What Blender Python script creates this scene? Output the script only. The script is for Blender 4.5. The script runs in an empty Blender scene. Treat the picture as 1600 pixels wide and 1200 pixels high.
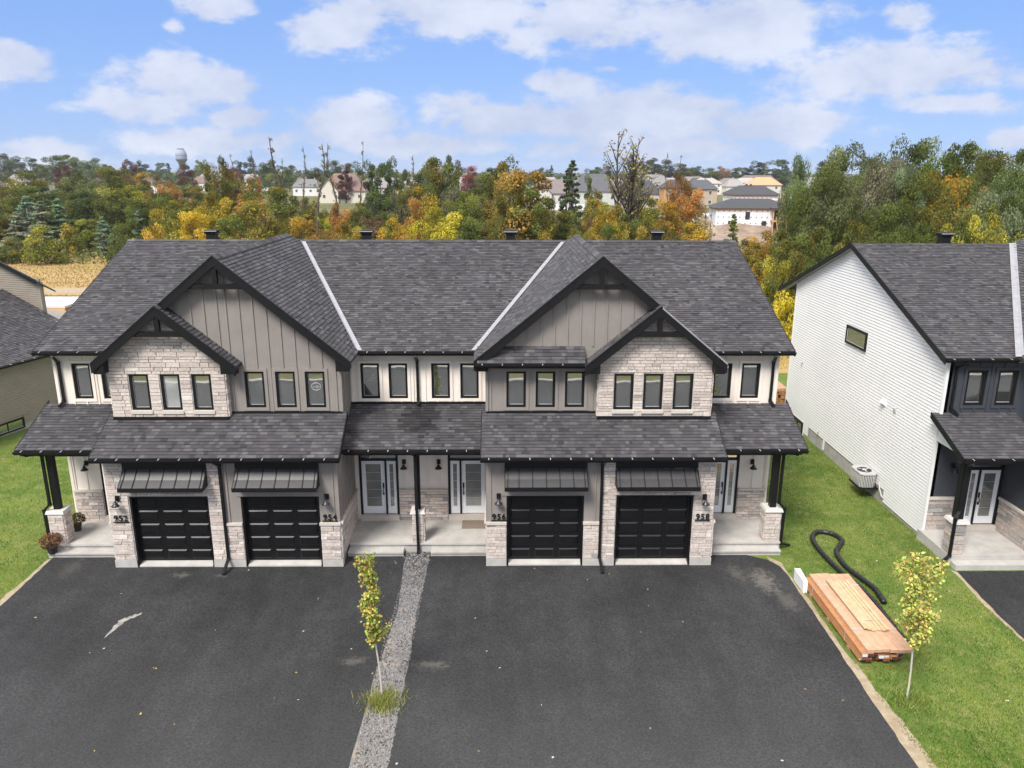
import bpy, bmesh, math, random
import numpy as np
from mathutils import Vector, Matrix, Quaternion
R = math.radians
rng = random.Random(7)
sc = bpy.context.scene
COL = sc.collection

# ------------------------------------------------------------------ camera
CX, CD, CH = 2.749, 22.465, 12.262
FPX, TH, YAW, ROLL = 1210.95, R(15.447), R(0.869), R(0.198)
_r = Vector((math.cos(YAW), -math.sin(YAW), 0))
_f = Vector((math.sin(YAW)*math.cos(TH), math.cos(YAW)*math.cos(TH), -math.sin(TH)))
_u = _r.cross(_f)
cam = bpy.data.cameras.new('camera'); cam_o = bpy.data.objects.new('camera', cam); COL.objects.link(cam_o)
cam.sensor_width = 36.0; cam.lens = FPX/1600*36.0
cam.clip_start = 0.3; cam.clip_end = 9000
r2 = _r*math.cos(ROLL) + _u*math.sin(ROLL); u2 = -_r*math.sin(ROLL) + _u*math.cos(ROLL)
m = Matrix((r2, u2, -_f)).transposed().to_4x4(); m.translation = Vector((CX, -CD, CH))
cam_o.matrix_world = m
sc.camera = cam_o

def ray(u, v):
    a, b = u-800, v-600
    uu = a*math.cos(ROLL)+b*math.sin(ROLL); vv = -a*math.sin(ROLL)+b*math.cos(ROLL)
    return _f + _r*(uu/FPX) - _u*(vv/FPX)
def at(u, v, dist):
    """the point seen at pixel (u, v) of the photograph, dist metres in front of the camera"""
    d = ray(u, v); return Vector((CX, -CD, CH)) + d*(dist/d.y)
def ground_at(u, v, z=0.0):
    d = ray(u, v); return Vector((CX, -CD, CH)) + d*((z-CH)/d.z)

# ------------------------------------------------------------------ light
SUN_EL, SUN_AZ = R(50), R(212)          # azimuth clockwise from +y: the sun stands behind the camera, to its left
SUN_S, SKY_S, EXPOSURE = 1.5, 0.10, 1.70
sc.view_settings.view_transform = 'Standard'; sc.view_settings.look = 'None'
sc.view_settings.gamma = 1; sc.view_settings.use_curve_mapping = False
sc.view_settings.exposure = EXPOSURE
sun = bpy.data.lights.new('sun', 'SUN'); sun.energy = SUN_S; sun.angle = R(20); sun.color = (1, .955, .895)
sun_o = bpy.data.objects.new('sun', sun); COL.objects.link(sun_o)
sd = Vector((math.sin(SUN_AZ)*math.cos(SUN_EL), math.cos(SUN_AZ)*math.cos(SUN_EL), math.sin(SUN_EL)))
sun_o.rotation_euler = sd.to_track_quat('Z', 'Y').to_euler()

class NT:
    """small helper for node trees"""
    def __init__(s, nt): s.nt = nt; nt.nodes.clear()
    def n(s, t, **kw):
        x = s.nt.nodes.new(t)
        for k, v in kw.items(): setattr(x, k, v)
        return x
    def l(s, a, b): s.nt.links.new(a, b)
    def val(s, sock, v):
        if hasattr(v, 'is_linked') or isinstance(v, bpy.types.NodeSocket): s.l(v, sock)
        else: sock.default_value = v
    def math(s, op, a, b=0.0, clamp=False):
        x = s.n('ShaderNodeMath', operation=op); x.use_clamp = clamp
        s.val(x.inputs[0], a); s.val(x.inputs[1], b); return x.outputs[0]
    def vmath(s, op, a, b=(0, 0, 0)):
        x = s.n('ShaderNodeVectorMath', operation=op); s.val(x.inputs[0], a); s.val(x.inputs[1], b)
        return x.outputs['Value'] if op in ('LENGTH', 'DOT_PRODUCT', 'DISTANCE') else x.outputs[0]
    def mix(s, f, a, b, bt='MIX'):
        x = s.n('ShaderNodeMix', data_type='RGBA', blend_type=bt); s.val(x.inputs[0], f)
        for i, v in ((6, a), (7, b)):
            s.val(x.inputs[i], (*v, 1) if isinstance(v, tuple) and len(v) == 3 else v)
        return x.outputs[2]
    def noise(s, vec, scale, detail=3, rough=.55, dist=0.0):
        x = s.n('ShaderNodeTexNoise'); s.val(x.inputs['Scale'], scale); x.inputs['Detail'].default_value = detail
        x.inputs['Roughness'].default_value = rough; x.inputs['Distortion'].default_value = dist
        if vec is not None: s.l(vec, x.inputs['Vector'])
        return x.outputs['Fac']
    def ramp(s, f, lo, hi, a=0.0, b=1.0, smooth=True):
        x = s.n('ShaderNodeMapRange'); x.interpolation_type = 'SMOOTHSTEP' if smooth else 'LINEAR'
        s.val(x.inputs[0], f); x.inputs[1].default_value = lo; x.inputs[2].default_value = hi
        x.inputs[3].default_value = a; x.inputs[4].default_value = b; return x.outputs[0]

def make_world():
    w = bpy.data.worlds.new('World'); sc.world = w; w.use_nodes = True
    t = NT(w.node_tree)
    sky = t.n('ShaderNodeTexSky', sky_type='NISHITA'); sky.sun_disc = False
    sky.sun_elevation = SUN_EL; sky.sun_rotation = SUN_AZ; sky.altitude = 100; sky.dust_density = .4; sky.ozone_density = 2.5
    tc = t.n('ShaderNodeTexCoord'); d = tc.outputs['Generated']
    sep = t.n('ShaderNodeSeparateXYZ'); t.l(d, sep.inputs[0])
    x, y, z = sep.outputs
    yy = t.math('MAXIMUM', y, .02)
    gx = t.math('DIVIDE', x, yy); gz = t.math('DIVIDE', z, yy)
    cmb = t.n('ShaderNodeCombineXYZ'); t.l(gx, cmb.inputs[0]); t.l(gz, cmb.inputs[1]); p = cmb.outputs[0]
    # billowy displacement of the cloud outlines
    st = t.vmath('MULTIPLY', d, (1, 1, 1.9))
    n1 = t.noise(st, 9, 7, .62); n2 = t.noise(st, 22, 5, .6); n3 = t.noise(st, 4, 3, .5)
    cl = ((530, 42, 105, 40, 1), (700, 15, 250, 42, 1), (900, 28, 150, 48, .9), (1150, 30, 185, 62, 1), (1412, 27, 44, 26, .2),
          (1390, 112, 190, 50, 1), (882, 130, 50, 22, .5), (290, 135, 125, 42, 1), (235, 165, 110, 36, .8), (380, 183, 62, 22, .75),
          (545, 195, 105, 36, 1), (770, 190, 120, 36, 1), (1040, 178, 170, 42, 1), (1190, 196, 180, 34, .95), (930, 196, 140, 36, .85), (1580, 217, 34, 18, .8),
          (60, 245, 120, 26, .8), (345, 8, 70, 22, .85), (268, 38, 24, 14, -.6), (960, 108, 40, 9, -.6), (330, 222, 170, 26, .75), (640, 225, 220, 24, .7),
          (1000, 228, 260, 26, .75), (20, 95, 60, 30, .8), (1500, 160, 120, 20, .5))
    acc = None
    for (u, v, ru, rv, a) in cl:
        dd = ray(u, v); c = (dd.x/dd.y, dd.z/dd.y, 0)
        q = t.vmath('SUBTRACT', p, c); q = t.vmath('MULTIPLY', q, (FPX/ru/1.0, FPX/rv/1.0, 0))
        e = t.math('MULTIPLY_ADD', t.vmath('LENGTH', q), -1.0); e.node.inputs[2].default_value = 1.0 + .25*(a-1)
        acc = e if acc is None else t.math('SMOOTH_MAX', acc, e)
        if acc.node.operation == 'SMOOTH_MAX': acc.node.inputs[2].default_value = .22
    nz = t.math('ADD', t.math('MULTIPLY', t.math('SUBTRACT', n1, .5), 2.6), t.math('MULTIPLY', t.math('SUBTRACT', n2, .5), 1.5))
    inframe = t.ramp(t.math('ADD', acc, nz), -.16, .46)
    # the rest of the dome: the same broken cloud, mapped on a plane overhead
    zz = t.math('ADD', t.math('ABSOLUTE', z), .16)
    pc = t.n('ShaderNodeCombineXYZ'); t.l(t.math('DIVIDE', x, zz), pc.inputs[0]); t.l(t.math('DIVIDE', y, zz), pc.inputs[1])
    rest = t.ramp(t.noise(pc.outputs[0], 1.3, 8, .58), .34, .50)
    # window of the explicit clouds fades into the rest well outside the view
    q = t.vmath('MULTIPLY', t.vmath('SUBTRACT', p, (.02, .06, 0)), (1/1.0, 1/.24, 0))
    win = t.math('MULTIPLY', t.ramp(t.vmath('LENGTH', q), 1.05, .85), t.math('GREATER_THAN', y, .03))
    mask = t.mix(win, rest, inframe)
    body = t.math('ADD', t.math('MULTIPLY', n1, .55), t.math('MULTIPLY', n3, .45))
    white = t.mix(t.ramp(body, .38, .66), (.172, .194, .255), (.248, .264, .308))
    white = t.mix(t.ramp(z, .25, .75), white, (.57, .56, .55))          # cloud is brighter towards the zenith
    blue = t.mix(1.0, sky.outputs[0], (SKY_S*.34, SKY_S*.42, SKY_S*.62), 'MULTIPLY')
    deep = t.mix(t.ramp(z, -.02, .30), (.108, .162, .278), (.068, .130, .270))
    blue = t.mix(.80, blue, deep)
    col = t.mix(t.math('MULTIPLY', mask, .93), blue, white)
    bg = t.n('ShaderNodeBackground'); t.l(col, bg.inputs[0]); bg.inputs[1].default_value = 1.0
    out = t.n('ShaderNodeOutputWorld'); t.l(bg.outputs[0], out.inputs[0])
    w.cycles.sampling_method = 'MANUAL'; w.cycles.sample_map_resolution = 512
make_world()

# ------------------------------------------------------------------ materials
def mat(name, col, rough=.65, nscale=0, namt=.25, nscale2=0, namt2=.2, bump=0, bscale=60, attr=False, metal=0, spec=.5, objcol=False):
    m = bpy.data.materials.new(name); m.use_nodes = True; t = NT(m.node_tree)
    b = t.n('ShaderNodeBsdfPrincipled'); o = t.n('ShaderNodeOutputMaterial'); t.l(b.outputs[0], o.inputs[0])
    b.inputs['Roughness'].default_value = rough; b.inputs['Metallic'].default_value = metal
    b.inputs['Specular IOR Level'].default_value = spec
    pos = t.n('ShaderNodeNewGeometry').outputs['Position']
    if attr:
        a = t.n('ShaderNodeAttribute', attribute_name='tint'); c = a.outputs['Color']
    elif objcol: c = t.n('ShaderNodeObjectInfo').outputs['Color']
    else:
        c = t.n('ShaderNodeRGB').outputs[0]; c.default_value = (*col, 1)
    for s_, a_ in ((nscale, namt), (nscale2, namt2)):
        if s_:
            f = t.ramp(t.noise(pos, s_, 4, .6), .25, .75, 1-a_, 1+a_, False)
            cc = t.n('ShaderNodeCombineXYZ')
            for i in range(3): t.l(f, cc.inputs[i])
            c = t.mix(1.0, c, cc.outputs[0], 'MULTIPLY')
    t.l(c, b.inputs['Base Color'])
    if bump:
        bn = t.n('ShaderNodeBump'); bn.inputs['Strength'].default_value = bump; bn.inputs['Distance'].default_value = .01
        t.l(t.noise(pos, bscale, 4, .6), bn.inputs['Height']); t.l(bn.outputs[0], b.inputs['Normal'])
    m['tree'] = 1
    return m

M = {}
M['shingle'] = mat('shingle granules', None, .88, 90, .35, .35, .14, .5, 120, attr=True, spec=.3)
M['deck'] = mat('dark roof underlay', (.045, .045, .05), .9, 8, .3)
M['stone'] = mat('dressed stone veneer', None, .85, 14, .28, 55, .18, .6, 50, attr=True, spec=.25)
M['mortar'] = mat('pale mortar', (.54, .50, .46), .9, 20, .2, spec=.2)
M['taupe'] = mat('taupe board siding', (.252, .226, .205), .6, 3, .07, 45, .10, .12, 40, spec=.35)
M['cream'] = mat('cream board siding', (.80, .72, .635), .6, 3, .05, 40, .05, .1, 40, spec=.35)
M['vinyl'] = mat('white vinyl siding', (.77, .76, .75), .5, .5, .05, 12, .05, spec=.4)
M['tanvinyl'] = mat('tan vinyl siding', (.27, .235, .19), .55, 2, .08, 30, .1, spec=.35)
M['charcoal'] = mat('charcoal board siding', (.048, .053, .063), .55, 3, .12, 40, .15, spec=.4)
M['black'] = mat('black metal trim', (.0075, .0075, .0085), .5, 6, .15, spec=.28)
M['doorblack'] = mat('black steel garage door', (.007, .007, .0078), .36, 4, .2, spec=.4)
M['awning'] = mat('black standing seam metal', (.044, .042, .044), .46, 5, .14, 40, .1, metal=.12)
M['soffit'] = mat('grey soffit', (.42, .42, .43), .6, 5, .1)
M['blacksoffit'] = mat('black soffit', (.016, .016, .018), .6, 5, .1)
M['white'] = mat('white painted door', (.86, .87, .88), .4, 4, .03)
M['sill'] = mat('cast stone sill', (.54, .485, .42), .8, 9, .1, 40, .08)
M['cap'] = mat('pale cast cap', (.58, .555, .525), .8, 9, .08)
M['concrete'] = mat('light concrete', (.43, .41, .38), .85, 2.2, .18, 40, .12, .3, 60)
M['foundation'] = mat('grey foundation concrete', (.36, .34, .315), .9, 3, .22, 30, .14, .4, 30)
M['flash'] = mat('galvanised valley flashing', (.33, .33, .345), .5, 5, .15, metal=.3)
M['hanger'] = mat('bright gutter hanger', (.46, .46, .46), .45, 5, .1)
M['wood'] = mat('red cedar lumber', None, .75, 5, .18, 60, .18, attr=True, spec=.3)
M['palewood'] = mat('pale pine boards', None, .75, 6, .2, 70, .2, attr=True, spec=.3)
M['foam'] = mat('white foam block', (.80, .80, .80), .8, 8, .05)
M['pipe'] = mat('black corrugated plastic', (.012, .012, .014), .42, 8, .2)
M['acmetal'] = mat('grey enamelled metal', (.50, .49, .475), .5, 8, .1, metal=.1)
M['acdark'] = mat('dark fan grille', (.035, .035, .038), .6, 8, .2)
M['mat'] = mat('brown coir doormat', (.20, .155, .125), .95, 60, .35, 8, .15)
M['pot'] = mat('dark plastic pot', (.02, .022, .024), .5, 10, .2)
M['bark'] = mat('grey brown bark', (.095, .078, .062), .9, 12, .3, 3, .2)
M['palebark'] = mat('pale sapling bark', (.50, .45, .40), .9, 20, .2)
M['paint'] = mat('far painted parts', None, .7, .8, .08, objcol=True)
M['truck'] = mat('white vehicle paint', (.75, .76, .78), .3, 2, .04)
M['rubber'] = mat('black rubber', (.015, .015, .015), .8, 8, .2)
M['stones'] = mat('crushed grey stone', None, .9, 40, .2, attr=True, spec=.25)
def lawn_blades():
    m = bpy.data.materials.new('lawn grass blades'); m.use_nodes = True; t = NT(m.node_tree)
    p = t.n('ShaderNodeNewGeometry').outputs['Position']; a = t.n('ShaderNodeAttribute', attribute_name='tint').outputs['Color']
    big = t.noise(p, .35, 4, .6); mid = t.noise(p, 2.2, 5, .65); st = t.noise(t.vmath('MULTIPLY', p, (1.9, .35, 0)), .9, 4, .6)
    c = t.mix(t.ramp(big, .33, .67), a, t.mix(1.0, a, (1.7, 1.38, 1.35), 'MULTIPLY'))
    c = t.mix(t.math('MULTIPLY', t.ramp(mid, .46, .66), .62), c, (.28, .28, .085))
    c = t.mix(t.math('MULTIPLY', t.ramp(st, .50, .62), .72), c, (.050, .112, .016))
    d = t.n('ShaderNodeBsdfDiffuse'); tr = t.n('ShaderNodeBsdfTranslucent'); x = t.n('ShaderNodeMixShader'); o = t.n('ShaderNodeOutputMaterial')
    t.l(c, d.inputs[0]); t.l(c, tr.inputs[0]); x.inputs[0].default_value = .3; t.l(d.outputs[0], x.inputs[1]); t.l(tr.outputs[0], x.inputs[2]); t.l(x.outputs[0], o.inputs[0]); return m
M['lawnblade'] = lawn_blades()
M['blade'] = mat('grass blades', None, .7, .7, .16, attr=True, spec=.25)

def glass(name, tintc, refl, rough=.02):
    m = bpy.data.materials.new(name); m.use_nodes = True; t = NT(m.node_tree)
    d = t.n('ShaderNodeBsdfDiffuse'); g = t.n('ShaderNodeBsdfGlossy'); x = t.n('ShaderNodeMixShader'); o = t.n('ShaderNodeOutputMaterial')
    pos = t.n('ShaderNodeNewGeometry').outputs['Position']
    f = t.ramp(t.noise(pos, 1.2, 2), .3, .7, .75, 1.2)
    c = (*tintc, 1.0); cc = t.n('ShaderNodeCombineXYZ')
    for i in range(3): t.l(f, cc.inputs[i])
    c = t.mix(1.0, c, cc.outputs[0], 'MULTIPLY'); t.l(c, d.inputs[0])
    g.inputs['Roughness'].default_value = rough; g.inputs['Color'].default_value = (.92, .95, .93, 1)
    bn = t.n('ShaderNodeBump'); bn.inputs['Strength'].default_value = .05; bn.inputs['Distance'].default_value = .02
    t.l(t.noise(pos, 1.6, 1), bn.inputs['Height']); t.l(bn.outputs[0], g.inputs['Normal'])
    x.inputs[0].default_value = refl
    t.l(d.outputs[0], x.inputs[1]); t.l(g.outputs[0], x.inputs[2]); t.l(x.outputs[0], o.inputs[0]); return m
M['glass'] = glass('coated window glass', (.085, .088, .082), .55)
M['doorglass'] = glass('ribbed door glass', (.15, .155, .145), .22, .15)
M['farglass'] = glass('far window glass', (.04, .045, .05), .25, .1)
M['curtain'] = glass('window glass over white blind', (.42, .43, .42), .35)

def ground_mat(name, build):
    m = bpy.data.materials.new(name); m.use_nodes = True; t = NT(m.node_tree)
    b = t.n('ShaderNodeBsdfPrincipled'); o = t.n('ShaderNodeOutputMaterial'); t.l(b.outputs[0], o.inputs[0])
    b.inputs['Roughness'].default_value = .92; b.inputs['Specular IOR Level'].default_value = .25
    pos = t.n('ShaderNodeNewGeometry').outputs['Position']
    c, h, s, rough = build(t, pos)
    t.l(c, b.inputs['Base Color'])
    if rough is not None: t.val(b.inputs['Roughness'], rough)
    bn = t.n('ShaderNodeBump'); bn.inputs['Strength'].default_value = s; bn.inputs['Distance'].default_value = .02
    t.l(h, bn.inputs['Height']); t.l(bn.outputs[0], b.inputs['Normal']); return m
def g_asphalt(t, p):
    fine = t.noise(p, 19, 5, .8); spec = t.noise(p, 30, 3, .8); big = t.noise(p, .28, 4, .55); mid = t.noise(p, 2.2, 5, .6)
    st = t.vmath('MULTIPLY', p, (1.6, .22, 1)); streak = t.noise(st, 1.1, 4, .6)
    c = t.mix(t.ramp(fine, .32, .70), (.0125, .0125, .0132), (.052, .0515, .053))
    c = t.mix(t.math('MULTIPLY', t.ramp(spec, .64, .76), .5), c, (.125, .122, .123))
    f = t.math('MULTIPLY', t.ramp(big, .3, .7, .78, 1.28), t.math('MULTIPLY', t.ramp(mid, .3, .7, .92, 1.08), t.ramp(streak, .3, .7, .90, 1.12)))
    cc = t.n('ShaderNodeCombineXYZ')
    for i in range(3): t.l(f, cc.inputs[i])
    c = t.mix(1.0, c, cc.outputs[0], 'MULTIPLY')
    # brightness painted into the colour: asphalt lightens from the garages towards the road
    sy = t.n('ShaderNodeSeparateXYZ'); t.l(p, sy.inputs[0]); light_grad = t.ramp(t.math('ADD', sy.outputs[1], t.math('MULTIPLY', mid, 3.0)), -1, -10.5, 0, .30)
    c = t.mix(light_grad, c, (.088, .087, .087))
    # dusty tyre marks dragged across the drive near the lawn
    for (cx, cy, rx, ry, k) in ((10.9, -1.0, .5, 1.0, .42), (10.2, -.6, .35, .7, .22), (11.2, -2.2, .4, .8, .2), (-7.2, -.55, .35, .25, .3), (-6.0, -.6, .3, .2, .22), (.95, -5.2, .55, .28, .3), (-1.05, -5.0, .5, .25, .22), (-10.9, .0, .5, .8, .12)):
        q = t.vmath('MULTIPLY', t.vmath('SUBTRACT', p, (cx, cy, 0)), (1/rx, 1/ry, 0))
        e = t.ramp(t.math('ADD', t.vmath('LENGTH', q), t.math('MULTIPLY', t.math('SUBTRACT', t.noise(p, 5, 4, .65), .5), 2.2)), 1.0, .1)
        c = t.mix(t.math('MULTIPLY', e, k), c, (.24, .22, .185))
    return c, fine, .5, .82
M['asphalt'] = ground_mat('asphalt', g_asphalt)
def g_lawn(t, p):
    big = t.noise(p, .35, 4, .6); mid = t.noise(p, 2.2, 5, .65); fine = t.noise(p, 22, 4, .7)
    c = t.mix(t.ramp(big, .33, .67), (.085, .145, .022), (.16, .205, .045))
    c = t.mix(t.math('MULTIPLY', t.ramp(mid, .48, .68), .6), c, (.25, .26, .085))
    c = t.mix(t.math('MULTIPLY', t.ramp(fine, .42, .66), .55), c, (.030, .062, .012))
    return c, fine, .8, None
M['lawn'] = ground_mat('lawn turf', g_lawn)
def g_field(t, p):
    big = t.noise(p, .05, 5, .6); mid = t.noise(p, .5, 6, .65); fine = t.noise(p, 3.5, 5, .7)
    c = t.mix(t.ramp(big, .35, .65), (.085, .095, .030), (.16, .135, .055))
    c = t.mix(t.math('MULTIPLY', t.ramp(mid, .45, .65), .7), c, (.055, .075, .022))
    c = t.mix(t.math('MULTIPLY', t.ramp(fine, .45, .7), .5), c, (.20, .165, .075))
    return c, fine, .8, None
M['field'] = ground_mat('rough grassland', g_field)
def g_dry(t, p):
    st = t.vmath('MULTIPLY', p, (.35, 1.0, 1)); big = t.noise(st, .16, 5, .6); mid = t.noise(p, .9, 6, .65); fine = t.noise(p, 6, 5, .7)
    c = t.mix(t.ramp(big, .38, .62), (.33, .23, .085), (.42, .27, .125))
    c = t.mix(t.math('MULTIPLY', t.ramp(mid, .46, .64), .55), c, (.27, .25, .06))
    c = t.mix(t.math('MULTIPLY', t.ramp(fine, .45, .7), .4), c, (.18, .14, .06))
    return c, fine, .8, None
M['dry'] = ground_mat('dry meadow grass', g_dry)
def g_dirt(t, p):
    mid = t.noise(p, .35, 6, .65); fine = t.noise(p, 3, 5, .7)
    c = t.mix(t.ramp(mid, .35, .65), (.20, .145, .105), (.34, .265, .205))
    c = t.mix(t.math('MULTIPLY', t.ramp(fine, .5, .7), .5), c, (.14, .10, .075))
    return c, fine, .9, None
M['dirt'] = ground_mat('bare building-site dirt', g_dirt)
def g_soil(t, p):
    mid = t.noise(p, 3, 5, .65); fine = t.noise(p, 30, 4, .7)
    c = t.mix(t.ramp(mid, .35, .65), (.30, .235, .155), (.40, .335, .235))
    c = t.mix(t.math('MULTIPLY', t.ramp(fine, .5, .7), .5), c, (.16, .125, .085))
    return c, fine, .8, None
M['soil'] = ground_mat('sandy soil edge', g_soil)
def g_gravel(t, p):
    v = t.n('ShaderNodeTexVoronoi'); v.inputs['Scale'].default_value = 34; t.l(p, v.inputs['Vector'])
    big = t.noise(p, 1.3, 4, .6); fine = t.noise(p, 55, 3, .7)
    c = t.mix(t.ramp(fine, .3, .7), (.09, .088, .088), (.30, .29, .285))
    c = t.mix(t.math('MULTIPLY', t.ramp(big, .52, .68), .7), c, (.36, .30, .23))
    return c, v.outputs['Distance'], 1.0, None
M['gravel'] = ground_mat('crushed stone bed', g_gravel)

def leaf_material(name, trans=.32):
    """leaf colour: object colour (alpha = share of green clumps), varied clump by clump and leaf by leaf"""
    m = bpy.data.materials.new(name); m.use_nodes = True; t = NT(m.node_tree)
    oi = t.n('ShaderNodeObjectInfo'); a = t.n('ShaderNodeAttribute', attribute_name='tint')
    sp = t.n('ShaderNodeSeparateColor'); t.l(a.outputs['Color'], sp.inputs[0])
    clump, leaf, hue = sp.outputs
    f = t.math('MULTIPLY', t.ramp(clump, 0, 1, .58, 1.36, False), t.ramp(leaf, 0, 1, .82, 1.32, False))
    rnd = oi.outputs['Random']
    thr = t.math('ADD', t.math('MULTIPLY', oi.outputs['Alpha'], 1.3), -.15)
    g = t.ramp(t.math('SUBTRACT', thr, hue), -.10, .10)
    warm = t.mix(t.ramp(leaf, .75, 1.0), oi.outputs['Color'], t.mix(1.0, oi.outputs['Color'], (1.12, .92, .8), 'MULTIPLY'))
    c = t.mix(g, warm, (.125, .15, .040))
    cc = t.n('ShaderNodeCombineXYZ')
    for i in range(3): t.l(f, cc.inputs[i])
    c = t.mix(1.0, c, cc.outputs[0], 'MULTIPLY')
    d = t.n('ShaderNodeBsdfDiffuse'); tr = t.n('ShaderNodeBsdfTranslucent'); x = t.n('ShaderNodeMixShader'); o = t.n('ShaderNodeOutputMaterial')
    t.l(c, d.inputs[0]); t.l(c, tr.inputs[0]); x.inputs[0].default_value = trans
    t.l(d.outputs[0], x.inputs[1]); t.l(tr.outputs[0], x.inputs[2]); t.l(x.outputs[0], o.inputs[0]); return m
M['leaf'] = leaf_material('leaves')

# ------------------------------------------------------------------ mesh helpers
class MB:
    def __init__(s): s.v = []; s.f = []; s.c = []; s.cur = (1, 1, 1)
    def face(s, pts):
        i = len(s.v); s.v += [tuple(p) for p in pts]; s.f.append(tuple(range(i, i+len(pts)))); s.c.append(s.cur)
    def faces(s, pts, fs):
        i = len(s.v); s.v += [tuple(p) for p in pts]
        for f in fs: s.f.append(tuple(i+k for k in f)); s.c.append(s.cur)
    def hexa(s, p):   # p: 4 bottom (ccw seen from above), 4 top
        s.faces(p, ((3, 2, 1, 0), (4, 5, 6, 7), (0, 1, 5, 4), (1, 2, 6, 5), (2, 3, 7, 6), (3, 0, 4, 7)))
    def box(s, x0, x1, y0, y1, z0, z1):
        s.hexa([(x0, y0, z0), (x1, y0, z0), (x1, y1, z0), (x0, y1, z0), (x0, y0, z1), (x1, y0, z1), (x1, y1, z1), (x0, y1, z1)])
    def prism(s, poly, off):
        n = len(poly); P = [Vector(p) for p in poly]; off = Vector(off); Q = [p+off for p in P]
        i = len(s.v); s.v += [tuple(p) for p in P+Q]
        s.f.append(tuple(i+k for k in range(n))); s.c.append(s.cur)
        s.f.append(tuple(i+n+k for k in reversed(range(n)))); s.c.append(s.cur)
        for k in range(n):
            j = (k+1) % n
            s.f.append((i+j, i+k, i+n+k, i+n+j)); s.c.append(s.cur)
    def beam(s, a, b, w, h, up=(0, 0, 1)):
        a = Vector(a); b = Vector(b); d = (b-a).normalized(); up = Vector(up)
        sx = d.cross(up).normalized(); sz = sx.cross(d)
        sx *= w/2; sz *= h/2
        s.hexa([a-sx-sz, a+sx-sz, b+sx-sz, b-sx-sz, a-sx+sz, a+sx+sz, b+sx+sz, b-sx+sz])
    def tube(s, pts, rad, n=8, caps=True):
        pts = [Vector(p) for p in pts]
        if not isinstance(rad, (list, tuple)): rad = [rad]*len(pts)
        base = len(s.v); prev = None
        for k, p in enumerate(pts):
            d = (pts[min(k+1, len(pts)-1)]-pts[max(k-1, 0)]).normalized()
            if prev is None:
                a = d.orthogonal().normalized()
            else:
                a = (prev - d*prev.dot(d))
                a = a.normalized() if a.length > 1e-6 else d.orthogonal().normalized()
            prev = a; b = d.cross(a)
            for j in range(n):
                t = 2*math.pi*j/n; s.v.append(tuple(p+(a*math.cos(t)+b*math.sin(t))*rad[k]))
        for k in range(len(pts)-1):
            for j in range(n):
                j2 = (j+1) % n; s.f.append((base+k*n+j, base+k*n+j2, base+(k+1)*n+j2, base+(k+1)*n+j)); s.c.append(s.cur)
        if caps:
            s.f.append(tuple(base+j for j in reversed(range(n)))); s.c.append(s.cur)
            e = base+(len(pts)-1)*n; s.f.append(tuple(e+j for j in range(n))); s.c.append(s.cur)
    def lathe(s, prof, c, n=20, axis='z'):
        c = Vector(c); base = len(s.v)
        for (r, z) in prof:
            for j in range(n):
                t = 2*math.pi*j/n
                s.v.append(tuple(c+Vector((r*math.cos(t), r*math.sin(t), z))))
        for k in range(len(prof)-1):
            for j in range(n):
                j2 = (j+1) % n; s.f.append((base+k*n+j, base+k*n+j2, base+(k+1)*n+j2, base+(k+1)*n+j)); s.c.append(s.cur)
        s.f.append(tuple(base+j for j in reversed(range(n)))); s.c.append(s.cur)
        e = base+(len(prof)-1)*n; s.f.append(tuple(e+j for j in range(n))); s.c.append(s.cur)
    def mesh(s, name, material, smooth=False):
        me = bpy.data.meshes.new(name); me.from_pydata(s.v, [], s.f)
        me.materials.append(material)
        a = me.attributes.new('tint', 'FLOAT_COLOR', 'FACE')
        arr = np.ones((len(s.f), 4), np.float32)
        if s.c: arr[:, :3] = np.array(s.c, np.float32)
        a.data.foreach_set('color', arr.ravel())
        if smooth: me.polygons.foreach_set('use_smooth', [True]*len(s.f))
        me.update(); return me
    def build(s, name, material, parent=None, smooth=False):
        return link(name, s.mesh(name, material, smooth), parent)

def link(name, data, parent=None):
    o = bpy.data.objects.new(name, data); COL.objects.link(o)
    if parent is not None:
        o.parent = parent
        if parent.get('_world'): o.location = -parent.location      # geometry given in world coordinates
    return o
def tag(o, label=None, cat=None, group=None, kind=None):
    if label: o['label'] = label
    if cat: o['category'] = cat
    if group: o['group'] = group
    if kind: o['kind'] = kind
    return o
def thing(name, loc, label, cat, group=None, rz=0, world=False):
    o = bpy.data.objects.new(name, None); COL.objects.link(o); o.location = loc; o.rotation_euler = (0, 0, rz)
    o.empty_display_size = .3
    if world: o['_world'] = 1
    return tag(o, label, cat, group)

class Plane:
    """a flat frame: a along u, b along v, d out along n"""
    def __init__(s, o, u, v):
        s.o = Vector(o); s.u = Vector(u).normalized(); s.v = Vector(v).normalized(); s.n = s.u.cross(s.v)
    def p(s, a, b, d=0.0): return s.o + s.u*a + s.v*b + s.n*d
    def box(s, mb, a0, a1, b0, b1, d0, d1):
        P = s.p; mb.hexa([P(a0, b0, d0), P(a1, b0, d0), P(a1, b1, d0), P(a0, b1, d0), P(a0, b0, d1), P(a1, b0, d1), P(a1, b1, d1), P(a0, b1, d1)])
    def matrix(s, a, b, d, sa, sb, sd):
        m = Matrix((s.u*sa, s.v*sb, s.n*sd)).transposed().to_4x4(); m.translation = s.p(a, b, d); return m
    def local(s, w):
        w = Vector(w)-s.o; return (w.dot(s.u), w.dot(s.v))
def front(y): return Plane((0, y, 0), (1, 0, 0), (0, 0, 1))          # faces -y
def side_pos(x): return Plane((x, 0, 0), (0, 1, 0), (0, 0, 1))       # faces +x
def side_neg(x): return Plane((x, 0, 0), (0, -1, 0), (0, 0, 1))      # faces -x (a = -y)

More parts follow.
